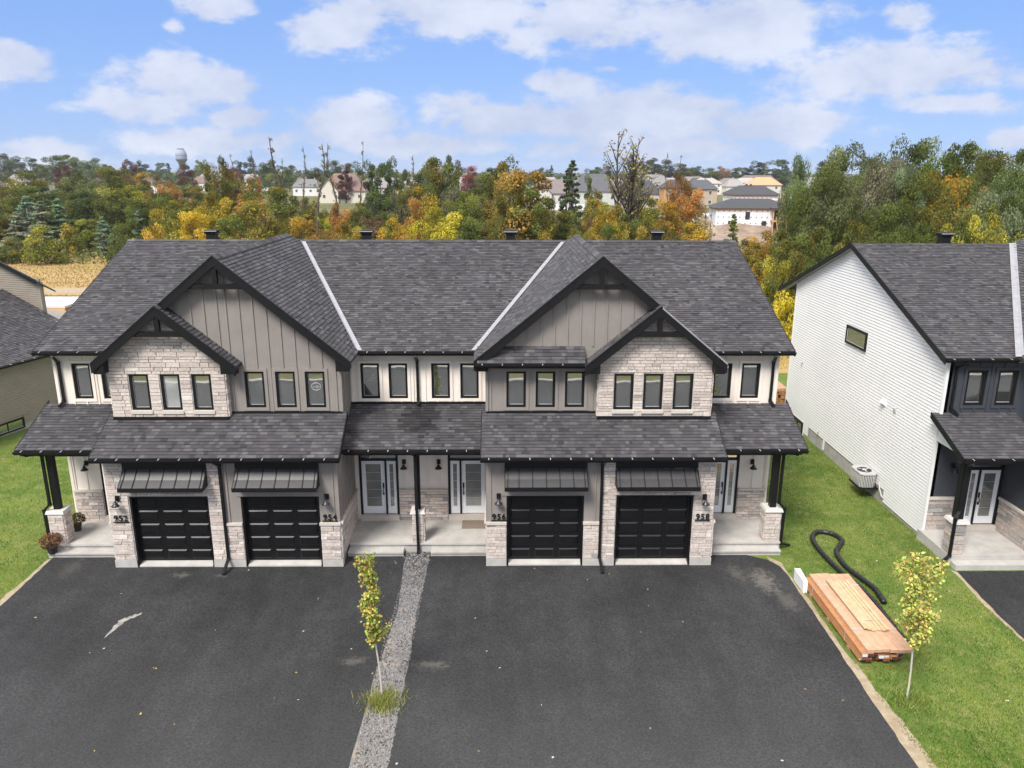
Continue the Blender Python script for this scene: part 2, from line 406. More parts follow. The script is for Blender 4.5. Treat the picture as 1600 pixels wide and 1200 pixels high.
def span(poly, b):
    """interval of a convex polygon at height b"""
    xs = []
    for k in range(len(poly)):
        (a0, b0), (a1, b1) = poly[k], poly[(k+1) % len(poly)]
        if (b0 <= b <= b1 or b1 <= b <= b0) and b0 != b1: xs.append(a0+(a1-a0)*(b-b0)/(b1-b0))
    return (min(xs), max(xs)) if len(xs) >= 2 else None
def minus(iv, holes):
    out = [iv]
    for (h0, h1) in holes:
        nxt = []
        for (a, b) in out:
            if h1 <= a or h0 >= b: nxt.append((a, b)); continue
            if h0 > a: nxt.append((a, h0))
            if h1 < b: nxt.append((h1, b))
        out = nxt
    return out
def wall_panels(mb, pl, poly, holes, th):
    """a wall of thickness th behind plane pl, cut into panels round its rectangular openings"""
    bs = sorted({q for h in holes for q in (h[2], h[3])} | {b for _, b in poly})
    lo, hi = min(b for _, b in poly), max(b for _, b in poly)
    bs = [b for b in bs if lo <= b <= hi]
    for b0, b1 in zip(bs, bs[1:]):
        if b1-b0 < 1e-4: continue
        e = 1e-5; s0, s1 = span(poly, b0+e), span(poly, b1-e)
        if not s0 or not s1: continue
        mid = (b0+b1)/2; hs = [(h[0], h[1]) for h in holes if h[2] < mid < h[3]]
        parts = minus((s0[0], s0[1]), hs) if hs else None
        if parts is None:
            mb.prism([pl.p(s0[0], b0), pl.p(s0[1], b0), pl.p(s1[1], b1), pl.p(s1[0], b1)], -pl.n*th)
        else:
            for (a0, a1) in parts:
                c0 = s1[0] if a0 == s0[0] else a0; c1 = s1[1] if a1 == s0[1] else a1
                mb.prism([pl.p(a0, b0), pl.p(a1, b0), pl.p(c1, b1), pl.p(c0, b1)], -pl.n*th)

# unit pieces shared by the loose bricks, shingles
def unit_piece(kind, col, k):
    mb = MB(); mb.cur = col
    if kind == 'stone':
        j = [rng.uniform(-.03, .03) for _ in range(4)]
        e = .06
        mb.faces([(0, 0, 0), (1, 0, 0), (1, 1, 0), (0, 1, 0), (e*.4, e, 1+j[0]*4), (1-e*.4, e, 1+j[1]*4), (1-e*.4, 1-e, 1+j[2]*4), (e*.4, 1-e, 1+j[3]*4)],
                 ((4, 5, 6, 7), (0, 1, 5, 4), (1, 2, 6, 5), (2, 3, 7, 6), (3, 0, 4, 7)))
        return mb.mesh('stone_block', M['stone'])
    mb.faces([(0, 0, 0), (1, 0, 0), (1, 1, 0), (0, 1, 0), (0, 0, 1), (1, 0, 1), (1, 1, .12), (0, 1, .12)],
             ((4, 5, 6, 7), (0, 1, 5, 4), (1, 2, 6, 5), (3, 0, 4, 7)))
    return mb.mesh('shingle_tab', M['shingle'])
def stone_col():
    r = rng.random(); k = rng.uniform(.88, 1.12)
    if r < .62: c = (.56, .49, .44)
    elif r < .80: c = (.485, .415, .37)
    elif r < .91: c = (.60, .545, .495)
    elif r < .975: c = (.42, .375, .345)
    else: c = (.33, .305, .29)
    return tuple(x*k for x in c)
def stone_col_dark():
    r = rng.random(); k = rng.uniform(.85, 1.15)
    c = (.44, .375, .33) if r < .5 else ((.33, .305, .29) if r < .8 else (.52, .43, .355))
    return tuple(x*k for x in c)
def shingle_col():
    r = rng.random(); k = rng.uniform(.9, 1.1)
    if r < .42: c = (.057, .055, .060)
    elif r < .68: c = (.074, .071, .076)
    elif r < .83: c = (.098, .094, .098)
    elif r < .93: c = (.066, .059, .059)
    else: c = (.038, .037, .041)
    return tuple(x*k for x in c)
US = [unit_piece('stone', stone_col(), k) for k in range(14)]
USD = [unit_piece('stone', stone_col_dark(), k) for k in range(8)]
UT = [unit_piece('shingle', shingle_col(), k) for k in range(14)]

class Loose:
    """collects many alike pieces: the largest in view become objects, the rest one joined part"""
    def __init__(s, limit): s.items = []; s.limit = limit
    def add(s, pl, a0, a1, b0, b1, t, col, prio=1.0, quad=None): s.items.append((prio*(a1-a0)*(b1-b0), pl, a0, a1, b0, b1, t, col, quad))
    def build(s, single, many, parent, units, material):
        s.items.sort(key=lambda i: -i[0])
        k = 0; mb = MB()
        for it in s.items:
            _, pl, a0, a1, b0, b1, t, col, quad = it
            if k < s.limit and quad is None:
                o = link(single, rng.choice(units), parent)
                w = pl.matrix(a0, b0, 0.001, a1-a0, b1-b0, t)
                o.matrix_local = Matrix.Translation(o.location) @ w; k += 1
            else:
                mb.cur = col; P = pl.p
                if single == 'shingle':
                    q = quad or (a0, a1, a0, a1)
                    mb.faces([P(q[0], b0, 0), P(q[1], b0, 0), P(q[3], b1, 0), P(q[2], b1, 0), P(q[0], b0, t), P(q[1], b0, t), P(q[3], b1, t*.12), P(q[2], b1, t*.12)],
                             ((4, 5, 6, 7), (0, 1, 5, 4), (1, 2, 6, 5), (3, 0, 4, 7)))
                else:
                    e = .005; q = quad or (a0, a1, a0, a1)
                    mb.faces([P(q[0], b0, 0), P(q[1], b0, 0), P(q[3], b1, 0), P(q[2], b1, 0), P(q[0]+e, b0+e, t), P(q[1]-e, b0+e, t), P(q[3]-e, b1-e, t), P(q[2]+e, b1-e, t)],
                             ((4, 5, 6, 7), (0, 1, 5, 4), (1, 2, 6, 5), (2, 3, 7, 6), (3, 0, 4, 7)))
        if mb.f: tag(mb.build(many, material, parent), kind='stuff')

def lay_stone(loose, pl, poly, holes=(), prio=1.0, colf=stone_col, course=(.085, .1, .1, .115, .155)):
    lo, hi = min(b for _, b in poly), max(b for _, b in poly)
    b = lo; J = .011
    while b < hi-.03:
        h = min(rng.choice(course), hi-b)
        if hi-b-h < .05: h = hi-b
        s0, s1 = span(poly, b+1e-4), span(poly, b+h-1e-4)
        if s0 and s1:
            iv = (max(s0[0], s1[0]), min(s0[1], s1[1]))
            hs = [(q[0], q[1]) for q in holes if q[2] < b+h-.02 and q[3] > b+.02]
            if iv[1]-iv[0] > .06:
                for (x0, x1) in minus(iv, hs):
                    a = x0
                    while a < x1-.02:
                        w = rng.uniform(.2, .52)*(1.25 if h > .14 else 1)
                        if x1-(a+w) < .14: w = x1-a
                        q = None
                        if abs(s0[0]-s1[0]) > .02 and a == iv[0]: q = (s0[0], a+w-J, s1[0], a+w-J)
                        loose.add(pl, a, a+w-J, b, b+h-J, .028+rng.uniform(-.006, .012), colf(), prio, q)
                        a += w
        b += h
def lay_shingles(loose, pl, poly, prio=1.0, e=.132, wet=None, base=0.0):
    lo, hi = min(b for _, b in poly), max(b for _, b in poly)
    b = lo; EP = 1e-4
    while b < hi-.02:
        b1 = min(b+e, hi); s0, s1 = span(poly, b+EP), span(poly, b1-EP)
        if s0 and s1:
            L = min(s0[0], s1[0]); Rr = max(s0[1], s1[1]); a = L - rng.uniform(0, .15)
            while a < Rr-.01:
                w = rng.choice((.10, .13, .17, .21, .25)); a1 = a+w
                q = [max(a, s0[0]), min(a1, s0[1]), max(a, s1[0]), min(a1, s1[1])]
                if Rr-a1 < .05: a1 = Rr+.01; q[1] = s0[1]; q[3] = s1[1]
                if q[1] > q[0] or q[3] > q[2]:
                    q[1] = max(q[0], q[1]); q[3] = max(q[2], q[3])
                    straight = abs(q[0]-q[2]) < 1e-6 and abs(q[1]-q[3]) < 1e-6
                    c = shingle_col()
                    if wet:
                        wa, wb, ra, rb = wet; r = math.hypot(((q[0]+q[1])/2-wa)/ra, (b-wb)/rb) + rng.uniform(-.18, .18)
                        if r < 1: c = tuple(x*(.30+.22*max(0, r)) for x in c); straight = False
                    loose.add(pl, q[0], q[1], b, b1, .02+rng.uniform(-.003, .008), c, prio, None if straight else tuple(q))
                a = a1
        b += e

# ------------------------------------------------------------------ building pieces
def window(root, pl, a0, a1, b0, b1, trim=None, sill=None, fw=.075, depth=.10, gl='glass', mull=None, frame='black'):
    mb = MB()
    for (x0, x1, y0, y1) in ((a0, a0+fw, b0, b1), (a1-fw, a1, b0, b1), (a0+fw, a1-fw, b0, b0+fw), (a0+fw, a1-fw, b1-fw, b1)):
        pl.box(mb, x0, x1, y0, y1, -depth-.03, -.012 if not sill else -.02)
    if mull:
        for mx in mull: pl.box(mb, mx-.03, mx+.03, b0+fw, b1-fw, -depth-.02, -.03)
    w = mb.build('window', M[frame], root)
    mb = MB(); pl.box(mb, a0+fw*.8, a1-fw*.8, b0+fw*.8, b1-fw*.8, -depth-.01, -depth+.012)
    mb.build('pane', M[gl], w)
    mb = MB(); q = fw+.012                                   # slim pale glazing bead
    for (x0, x1, y0, y1) in ((a0+fw, a0+q, b0+fw, b1-fw), (a0+fw, a1-fw, b0+fw, b0+q)):
        pl.box(mb, x0, x1, y0, y1, -depth+.012, -depth+.022)
    mb.build('glazing_bead', M['hanger'], w)
    if trim:
        mb = MB(); tw = .095
        for (x0, x1, y0, y1) in ((a0-tw, a0, b0-tw, b1+tw), (a1, a1+tw, b0-tw, b1+tw), (a0, a1, b0-tw, b0), (a0, a1, b1, b1+tw)):
            pl.box(mb, x0, x1, y0, y1, .002, .032)
        mb.build('trim', M[trim], w)
    if sill:
        mb = MB(); pl.box(mb, a0-.04, a1+.04, b0-.105, b0-.004, -.08, .075); mb.build('sill', M['sill'], w)
    return w
def battens(root, pl, poly, holes, step, material, a_start, width=.055, th=.03):
    lo, hi = min(b for _, b in poly), max(b for _, b in poly)
    amin, amax = min(a for a, _ in poly), max(a for a, _ in poly)
    a = a_start
    tp = [(b, x) for x, b in poly]
    while a < amax-.02:
        if a > amin+.02:
            s = span(tp, a)
            if s:
                hs = [(h[2]-.1, h[3]+.1) for h in holes if h[0]-.12 < a < h[1]+.12]
                for (c0, c1) in minus(s, hs):
                    if c1-c0 > .08:
                        mb = MB(); pl.box(mb, a-width/2, a+width/2, c0, c1, 0.001, th); mb.build('batten', M[material], root)
        a += step
def corner(root, x, y, z0, z1, material, s=.09):
    mb = MB(); mb.box(x-s if False else x-.012, x+.012, y-.012, y+.012, z0, z1); return mb
def gutter(root, x0, x1, y, z, hangers=True):
    """black gutter along x, its back on the fascia at y, top at z"""
    mb = MB(); d = .12; h = .12
    pr = [(y, z), (y, z-h), (y-.075, z-h), (y-d, z-.045), (y-d, z), (y-d+.014, z), (y-d+.014, z-.035), (y-.014, z-.10), (y-.014, z)]
    n = len(pr)
    A = [(x0, p[0], p[1]) for p in pr]; B = [(x1, p[0], p[1]) for p in pr]
    mb.faces(A+B, [(i, (i+1) % n, n+(i+1) % n, n+i) for i in range(n)] + [tuple(reversed(range(n))), tuple(range(n, 2*n))])
    g = mb.build('gutter', M['black'], root)
    if hangers:
        mb = MB(); x = x0+.25
        while x < x1-.1:
            mb.box(x-.011, x+.011, y-d-.004, y-.004, z+.001, z+.008); mb.box(x-.011, x+.011, y-d-.006, y-d-.001, z-.012, z+.008); x += .62
        tag(mb.build('gutter_hangers', M['hanger'], g), kind='stuff')
    return g
def gable_roof_slab(root, polys, t=.07):
    mb = MB()
    for P in polys:
        P = [Vector(p) for p in P]; n = (P[1]-P[0]).cross(P[2]-P[0]).normalized()
        if n.z < 0: n = -n
        mb.prism(P, -n*t)
    return mb
def roof_plane(eave_a, eave_b, up_pt):
    """frame with a along the eave (left to right seen from outside), b up the slope"""
    a = Vector(eave_a); b = Vector(eave_b); u = (b-a).normalized(); w = Vector(up_pt)-a; v = (w-u*w.dot(u)).normalized()
    return Plane(a, u, v)
def lantern(root, x, y, z):
    """barn lamp on a wall facing -y"""
    mb = MB(); mb.box(x-.062, x+.062, y-.05, y+.01, z-.02, z+.15); o = mb.build('porch_lamp', M['black'], root)
    mb = MB(); mb.tube([(x, y-.04, z+.06), (x, y-.12, z+.08), (x, y-.18, z+.04), (x, y-.19, z-.03)], .016, 8); mb.build('lamp_arm', M['black'], o, True)
    mb = MB(); mb.lathe([(.035, .02), (.05, -.02), (.075, -.06), (.125, -.11), (.125, -.12), (.11, -.12), (.06, -.06)], (x, y-.19, z-.01), 18); mb.build('lamp_shade', M['shade'], o, True)
    return o
M['shade'] = mat('dark zinc lamp shade', (.05, .052, .058), .35, 8, .15, metal=.5)
def house_number(root, text, x, y, z, size=.27):
    cu = bpy.data.curves.new('digits', 'FONT'); cu.body = text; cu.size = size; cu.extrude = .012; cu.align_x = 'CENTER'; cu.offset = .002; cu.space_character = 1.12
    tmp = bpy.data.objects.new('digits_tmp', cu); COL.objects.link(tmp)
    dg = bpy.context.evaluated_depsgraph_get(); me = bpy.data.meshes.new_from_object(tmp.evaluated_get(dg))
    bpy.data.objects.remove(tmp)
    me.transform(Matrix.Translation((x, y-.03, z)) @ Matrix.Rotation(R(90), 4, 'X'))
    me.materials.clear(); me.materials.append(M['black'])
    o = link('house_number', me, root)
    mb = MB(); mb.box(x-.24, x+.24, y-.035, y-.016, z-.055, z-.025); mb.build('underline_bar', M['black'], o)
    return o
def garage_door(root, x0, x1, z0, z1, y):
    mb = MB(); mb.box(x0, x1, y+.02, y+.08, z0, z1); g = mb.build('garage_door', M['doorblack'], root)
    rows, cols = 5, 3; h = (z1-z0)/rows; w = (x1-x0)/cols
    for r_ in range(rows):
        for c in range(cols):
            mb = MB(); a0, a1 = x0+c*w+.022, x0+(c+1)*w-.022; b0, b1 = z0+r_*h+.010, z0+(r_+1)*h-.010
            mb.box(a0-.022 if c == 0 else a0-.0218, a1+.022 if c == cols-1 else a1+.0218, y+.005, y+.019, b0, b1)
            # raised field with sloping edges
            i, e = .055, .04
            F = [(a0+i, y+.0049, b0+i), (a1-i, y+.0049, b0+i), (a1-i, y+.0049, b1-i), (a0+i, y+.0049, b1-i)]
            G = [(a0+i+e, y-.022, b0+i+e), (a1-i-e, y-.022, b0+i+e), (a1-i-e, y-.022, b1-i-e), (a0+i+e, y-.022, b1-i-e)]
            mb.faces(F+G, ((4, 5, 6, 7), (0, 1, 5, 4), (1, 2, 6, 5), (2, 3, 7, 6), (3, 0, 4, 7)))
            mb.build('door_panel', M['doorblack'], g)
    return g
def awning(root, x0, x1, zt, zb, proj=.47):
    """standing seam awning: back edge high on the wall, front fascia low"""
    y = -.03; mb = MB(); sl = .03
    zf = zb+.12
    A = [(x0+.02, y, zt), (x1-.02, y, zt), (x1, y-proj, zf), (x0, y-proj, zf)]
    mid = [(x0+.01, y-proj*.52, zt-(zt-zf)*.60), (x1-.01, y-proj*.52, zt-(zt-zf)*.60)]
    mb.faces([A[0], A[1], mid[1], mid[0], A[2], A[3]], ((0, 3, 2, 1), (3, 5, 4, 2)))
    aw = mb.build('awning', M['awning'], root)
    mb = MB()                                                # fascia, end cheeks, top flashing
    mb.box(x0-.012, x1+.012, y-proj-.02, y-proj, zb, zf+.012)
    for x in (x0-.012, x1):
        mb.prism([(x, y, zt+.02), (x, y-proj*.52, zt-(zt-zf)*.60+.015), (x, y-proj, zf+.012), (x, y-proj, zb), (x, y, zb+.02)], (.012, 0, 0))
    mb.box(x0-.012, x1+.012, y-.03, y+.032, zt+.001, zt+.22)
    mb.build('awning_frame', M['black'], aw)
    n = 6
    for k in range(n+1):
        t = (k+.18 if k == 0 else (k-.18 if k == n else k))/n
        p = [(x0+.02+(x1-x0-.04)*t, y, zt+.012), (x0+.01+(x1-x0-.02)*t, y-proj*.52, zt-(zt-zf)*.60+.012), (x0+(x1-x0)*t, y-proj+.004, zf+.012)]
        mb = MB(); mb.beam(p[0], p[1], .022, .04, (0, 0, 1)); mb.beam(p[1], p[2], .022, .04, (0, 0, 1)); mb.build('seam', M['black'], aw)
    mb = MB(); mb.face([(x0, y-proj+.002, zb+.02), (x1, y-proj+.002, zb+.02), (x1, y, zb+.03), (x0, y, zb+.03)]); mb.build('awning_soffit', M['blacksoffit'], aw)
    return aw
def entry(root, x0, x1, z0, y, hinge, side, floor, door_w=None, transom=True, dz=1.99):
    """white glazed door and sidelight in a black frame; side = which side the sidelight is on (+1/-1/0)"""
    z1 = z0+dz; ft = .055
    mb = MB(); pl = front(y)
    top = z1+(.42 if transom else .06)
    xs = [x0-ft, x0, x1, x1+ft]
    pl.box(mb, x0-ft-.02, x0, z0-.02, top, -.10, .02); pl.box(mb, x1, x1+ft+.02, z0-.02, top, -.10, .02)
    pl.box(mb, x0, x1, top-.05, top, -.10, .02); pl.box(mb, x0, x1, z1, z1+.06, -.10, .02)
    if side:
        mx = x1-.36 if side > 0 else x0+.36
        pl.box(mb, mx-.03, mx+.03, z0, z1, -.10, .02)
    fr = mb.build('entry_frame', M['black'], root)
    if transom:
        mb = MB(); pl.box(mb, x0, x1, z1+.06, top-.05, -.07, -.05); mb.build('transom_pane', M['glass'], fr)
    if side > 0: d0, d1, s0, s1 = x0, mx-.03, mx+.03, x1
    elif side < 0: d0, d1, s0, s1 = mx+.03, x1, x0, mx-.03
    else: d0, d1 = x0, x1
    def leaf(name, a0, a1, st, bt, sub):
        mb = MB(); q0, q1 = z0+.005, z1-.004
        for (p0, p1, r0, r1) in ((a0, a0+st, q0, q1), (a1-st, a1, q0, q1), (a0+st, a1-st, q0, q0+bt), (a0+st, a1-st, q1-.13, q1)):
            pl.box(mb, p0, p1, r0, r1, -.07, -.025)
        o = mb.build(name, M['white'], root)
        mb = MB(); pl.box(mb, a0+st, a1-st, q0+bt, q1-.13, -.055, -.045); mb.build('glass_pane', M['doorglass'], o)
        mb = MB()
        for k in range(1, 5):
            z = q0+bt+(q1-.13-q0-bt)*k/5; pl.box(mb, a0+st, a1-st, z-.006, z+.006, -.045, -.040)
        mb.build('glass_ribs', M['hanger'], o)
        return o
    d = leaf('front_door', d0+.004, d1-.004, .14, .27, 'glass')
    hx = d1-.07 if hinge < 0 else d0+.07
    mb = MB(); pl.box(mb, hx-.028, hx+.028, z0+.98, z0+1.16, -.025, -.005); pl.box(mb, hx-.022, hx+.022, z0+.72, z0+.80, -.025, .02)
    mb.tube([(hx, y-.0, z0+.75), (hx, y-.05, z0+.8), (hx, y-.05, z0+.92), (hx, y+.0, z0+.99)], .014, 6)
    mb.build('door_handle', M['black'], d)
    if side: leaf('sidelight', s0+.004, s1-.004, .095, .27, 'glass')
    mb = MB(); pl.box(mb, x0-ft-.02, x1+ft+.02, floor+.001, z0-.021, -.1, .12); mb.build('door_sill', M['sill'], fr)
    return fr
def downspout(root, pts, r=.042):
    mb = MB()
    for p, q in zip(pts, pts[1:]): 
        mb.beam(p, q, .085, .065, (0, 1, .001) if abs(Vector(q)[2]-Vector(p)[2]) > .3 else (0, 0, 1))
    for p in pts[1:-1]: mb.box(p[0]-.05, p[0]+.05, p[1]-.04, p[1]+.04, p[2]-.05, p[2]+.05)
    return mb.build('downspout', M['black'], root)
def roof_vent(root, x, y, z0):
    mb = MB(); w = .19
    mb.hexa([(x-w, y-w, z0), (x+w, y-w, z0), (x+w, y+w, z0), (x-w, y+w, z0), (x-w*.95, y-w*.95, z0+.33), (x+w*.95, y-w*.95, z0+.33), (x+w*.95, y+w*.95, z0+.33), (x-w*.95, y+w*.95, z0+.33)])
    v = mb.build('roof_vent', M['black'], root)
    mb = MB(); w = .26; a = .30
    mb.hexa([(x-w*.85, y-w*.85, z0+a), (x+w*.85, y-w*.85, z0+a), (x+w*.85, y+w*.85, z0+a), (x-w*.85, y+w*.85, z0+a), (x-w, y-w, z0+a+.13), (x+w, y-w, z0+a+.13), (x+w, y+w, z0+a+.13), (x-w, y+w, z0+a+.13)])
    mb.build('vent_hood', M['black'], v)
    mb = MB(); mb.hexa([(x-w-.01, y-w-.01, z0+a+.13), (x+w+.01, y-w-.01, z0+a+.13), (x+w+.01, y+w+.01, z0+a+.13), (x-w-.01, y+w+.01, z0+a+.13), (x-w*.8, y-w*.8, z0+a+.17), (x+w*.8, y-w*.8, z0+a+.17), (x+w*.8, y+w*.8, z0+a+.17), (x-w*.8, y+w*.8, z0+a+.17)])
    mb.build('vent_cap', M['black'], v)
    mb = MB(); mb.box(x-w-.016, x+w+.016, y-w-.016, y-w-.0105, z0+a+.105, z0+a+.128); mb.build('vent_rim', M['acmetal'], v)
    return v

# ------------------------------------------------------------------ setting: ground, lawns, drives, road
def sheet(name, pts, z, material, kind='structure'):
    mb = MB(); mb.face([(p[0], p[1], z) for p in pts]); return tag(mb.build(name, M[material]), kind=kind)
sheet('ground', [(-3500, -3500), (3500, -3500), (3500, 3500), (-3500, 3500)], -.02, 'field')
def wavy(pts, amp, step, seed):
    """the outline with a slightly ragged edge"""
    q = random.Random(seed); out = []
    for k in range(len(pts)):
        a, b = Vector(pts[k]), Vector(pts[(k+1) % len(pts)]); n = max(1, int((b-a).length/step)); d = (b-a).normalized(); nn = Vector((-d.y, d.x))
        for j in range(n):
            out.append(a+(b-a)*(j/n)+nn*(q.uniform(-amp, amp) if j else 0))
    return [(p.x, p.y) for p in out]
sheet('lawn', wavy([(-60, -9.9), (60, -9.9), (60, 27), (20, 29), (-18, 26), (-60, 24)], .15, .8, 3), -.004, 'lawn')
sheet('soil_edge', wavy([(11.5, .55), (11.86, .1), (11.88, -4), (11.92, -6.3), (12.06, -7.4), (12.0, -9.7), (11.3, -9.7), (11.3, -4)], .05, .3, 4), .004, 'soil')
sheet('soil_edge', wavy([(-11.5, .65), (-12.0, .5), (-11.98, -2.2), (-12.0, -5), (-12.0, -9.7), (-11.3, -9.7), (-11.3, -4)], .05, .3, 5), .004, 'soil')
sheet('soil_edge', wavy([(17.1, -.4), (17.03, -1.5), (16.9, -3.2), (16.8, -9.7), (17.6, -9.7), (17.6, -1)], .05, .3, 6), .004, 'soil')
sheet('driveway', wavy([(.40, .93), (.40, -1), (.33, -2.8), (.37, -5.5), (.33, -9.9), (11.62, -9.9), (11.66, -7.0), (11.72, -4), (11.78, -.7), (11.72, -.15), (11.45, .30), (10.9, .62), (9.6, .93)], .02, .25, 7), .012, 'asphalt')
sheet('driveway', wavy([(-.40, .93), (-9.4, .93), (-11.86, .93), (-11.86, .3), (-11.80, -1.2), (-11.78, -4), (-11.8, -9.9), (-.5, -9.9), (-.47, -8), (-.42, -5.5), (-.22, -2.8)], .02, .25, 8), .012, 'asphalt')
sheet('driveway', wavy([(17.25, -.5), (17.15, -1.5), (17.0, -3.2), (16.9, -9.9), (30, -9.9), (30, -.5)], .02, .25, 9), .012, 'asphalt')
sheet('gravel_bed', [(-.6, -9.9), (.6, -9.9), (.6, .93), (-.6, .93)], .003, 'gravel')
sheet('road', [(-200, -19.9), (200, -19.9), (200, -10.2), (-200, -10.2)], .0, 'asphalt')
for y in (-10.2, -20.2):
    mb = MB(); mb.box(-120, 120, y, y+(.3 if y < -11 else .22), -.05, .10 if y < -11 else .03); tag(mb.build('kerb', M['concrete']), kind='structure')
sheet('lawn', [(-120, -60), (120, -60), (120, -20.15), (-120, -20.15)], .002, 'field')
# a pale splash left on the left drive
mb = MB(); pts = [(-7.98, -3.95), (-8.00, -3.7), (-7.97, -3.52), (-8.01, -3.36), (-7.95, -3.22), (-7.99, -3.10), (-7.93, -3.02), (-7.88, -2.94), (-7.83, -2.96), (-7.79, -2.86), (-7.72, -2.85), (-7.68, -2.75), (-7.60, -2.78), (-7.52, -2.66), (-7.50, -2.78), (-7.58, -2.86), (-7.62, -2.96), (-7.71, -2.98), (-7.74, -3.07), (-7.81, -3.14), (-7.80, -3.28), (-7.86, -3.40), (-7.87, -3.55), (-7.92, -3.72)]
mb.face([(x, y, .0165) for x, y in pts]); tag(mb.build('dried_spill', mat('dried pale spill', (.27, .255, .235), .9, 5, .45)), kind='structure')

# ------------------------------------------------------------------ the row of four townhouses
HOUSE = thing('townhouse_row', (0, 6, 0), 'long row of four attached townhouses with two stone gables and four black garage doors', 'townhouse', world=True)
SL = (9.43-6.52)/(9.9-2.33); GP = .826                                    # main roof pitch, gable pitch
def zmain(y): return 6.52+SL*(y-2.33)
def zbig(x): return 9.75-GP*abs(abs(x)-5.82)
def zsml(x): return 9.75-GP*(7.6-5.82)-GP*abs(abs(x)-7.6)
STONES = Loose(300); TABS = Loose(300)
CREAM_UP = [(-1.95, -1.32), (-1.01, -.38), (.42, 1.04), (1.39, 2.01), (-11.53, -10.92), (-10.58, -9.95), (9.93, 10.55), (10.88, 11.51)]
creamh = [(a, b, 4.79, 6.02) for a, b in CREAM_UP]
doors = [(-2.17, -.81, .50, 3.02), (.91, 2.29, .50, 3.02), (9.62, 11.08, .50, 3.02), (-11.08, -9.62, .50, 3.02)]
pl = front(2.75)
mb = MB(); wall_panels(mb, pl, [(-12.07, .0), (12.07, .0), (12.07, 6.5), (-12.07, 6.5)], creamh+doors, .2)
mb.build('front_wall', M['cream'], HOUSE)
for (a, b, c, d) in creamh:
    window(HOUSE, pl, a, b, c, d, trim='cream', gl='curtain' if rng.random() < .0 else 'glass')
for (x0, x1, z0, z1) in ((-2.31, 2.31, 1.52, 6.42), (9.48, 12.05, 1.52, 6.42), (-12.05, -9.48, 1.52, 6.42)):
    battens(HOUSE, pl, [(x0, z0), (x1, z0), (x1, z1), (x0, z1)], creamh+doors, .41, 'cream', x0+.06)
# end walls and rear wall
for s in (-1, 1):
    mb = MB(); mb.prism([(s*12.07, 2.951, 0), (s*12.07, 17.0, 0), (s*12.07, 17.0, 6.3), (s*12.07, 9.9, 9.05), (s*12.07, 2.951, 6.5)], (-s*.2, 0, 0))
    mb.build('end_wall', M['vinyl'], HOUSE)
    mb = MB(); mb.box(s*12.07-.05, s*12.07+.05, 2.70, 2.80, .33, 6.42); mb.build('corner_board', M['cream'], HOUSE)
mb = MB(); mb.box(-11.87, 11.87, 16.8, 17.0, 0, 6.4); mb.build('rear_wall', M['vinyl'], HOUSE)
# porch wall wainscot
for (x0, x1) in ((-.80, .90), (11.09, 12.07), (-12.07, -11.09)):
    mb = MB(); pl.box(mb, x0, x1, .30, 1.42, .003, .03); mb.build('wainscot_backing', M['mortar'], HOUSE)
    q = Plane((0, 2.72, 0), (1, 0, 0), (0, 0, 1)); lay_stone(STONES, q, [(x0, .33), (x1, .33), (x1, 1.41), (x0, 1.41)], prio=.8, colf=lambda: stone_col() if rng.random() < .45 else stone_col_dark())
    mb = MB(); pl.box(mb, x0, x1, 1.421, 1.50, .003, .095); mb.build('wainscot_cap', M['sill'], HOUSE)

ROOF_MB = MB(); SOFFIT = MB(); FASCIA = []
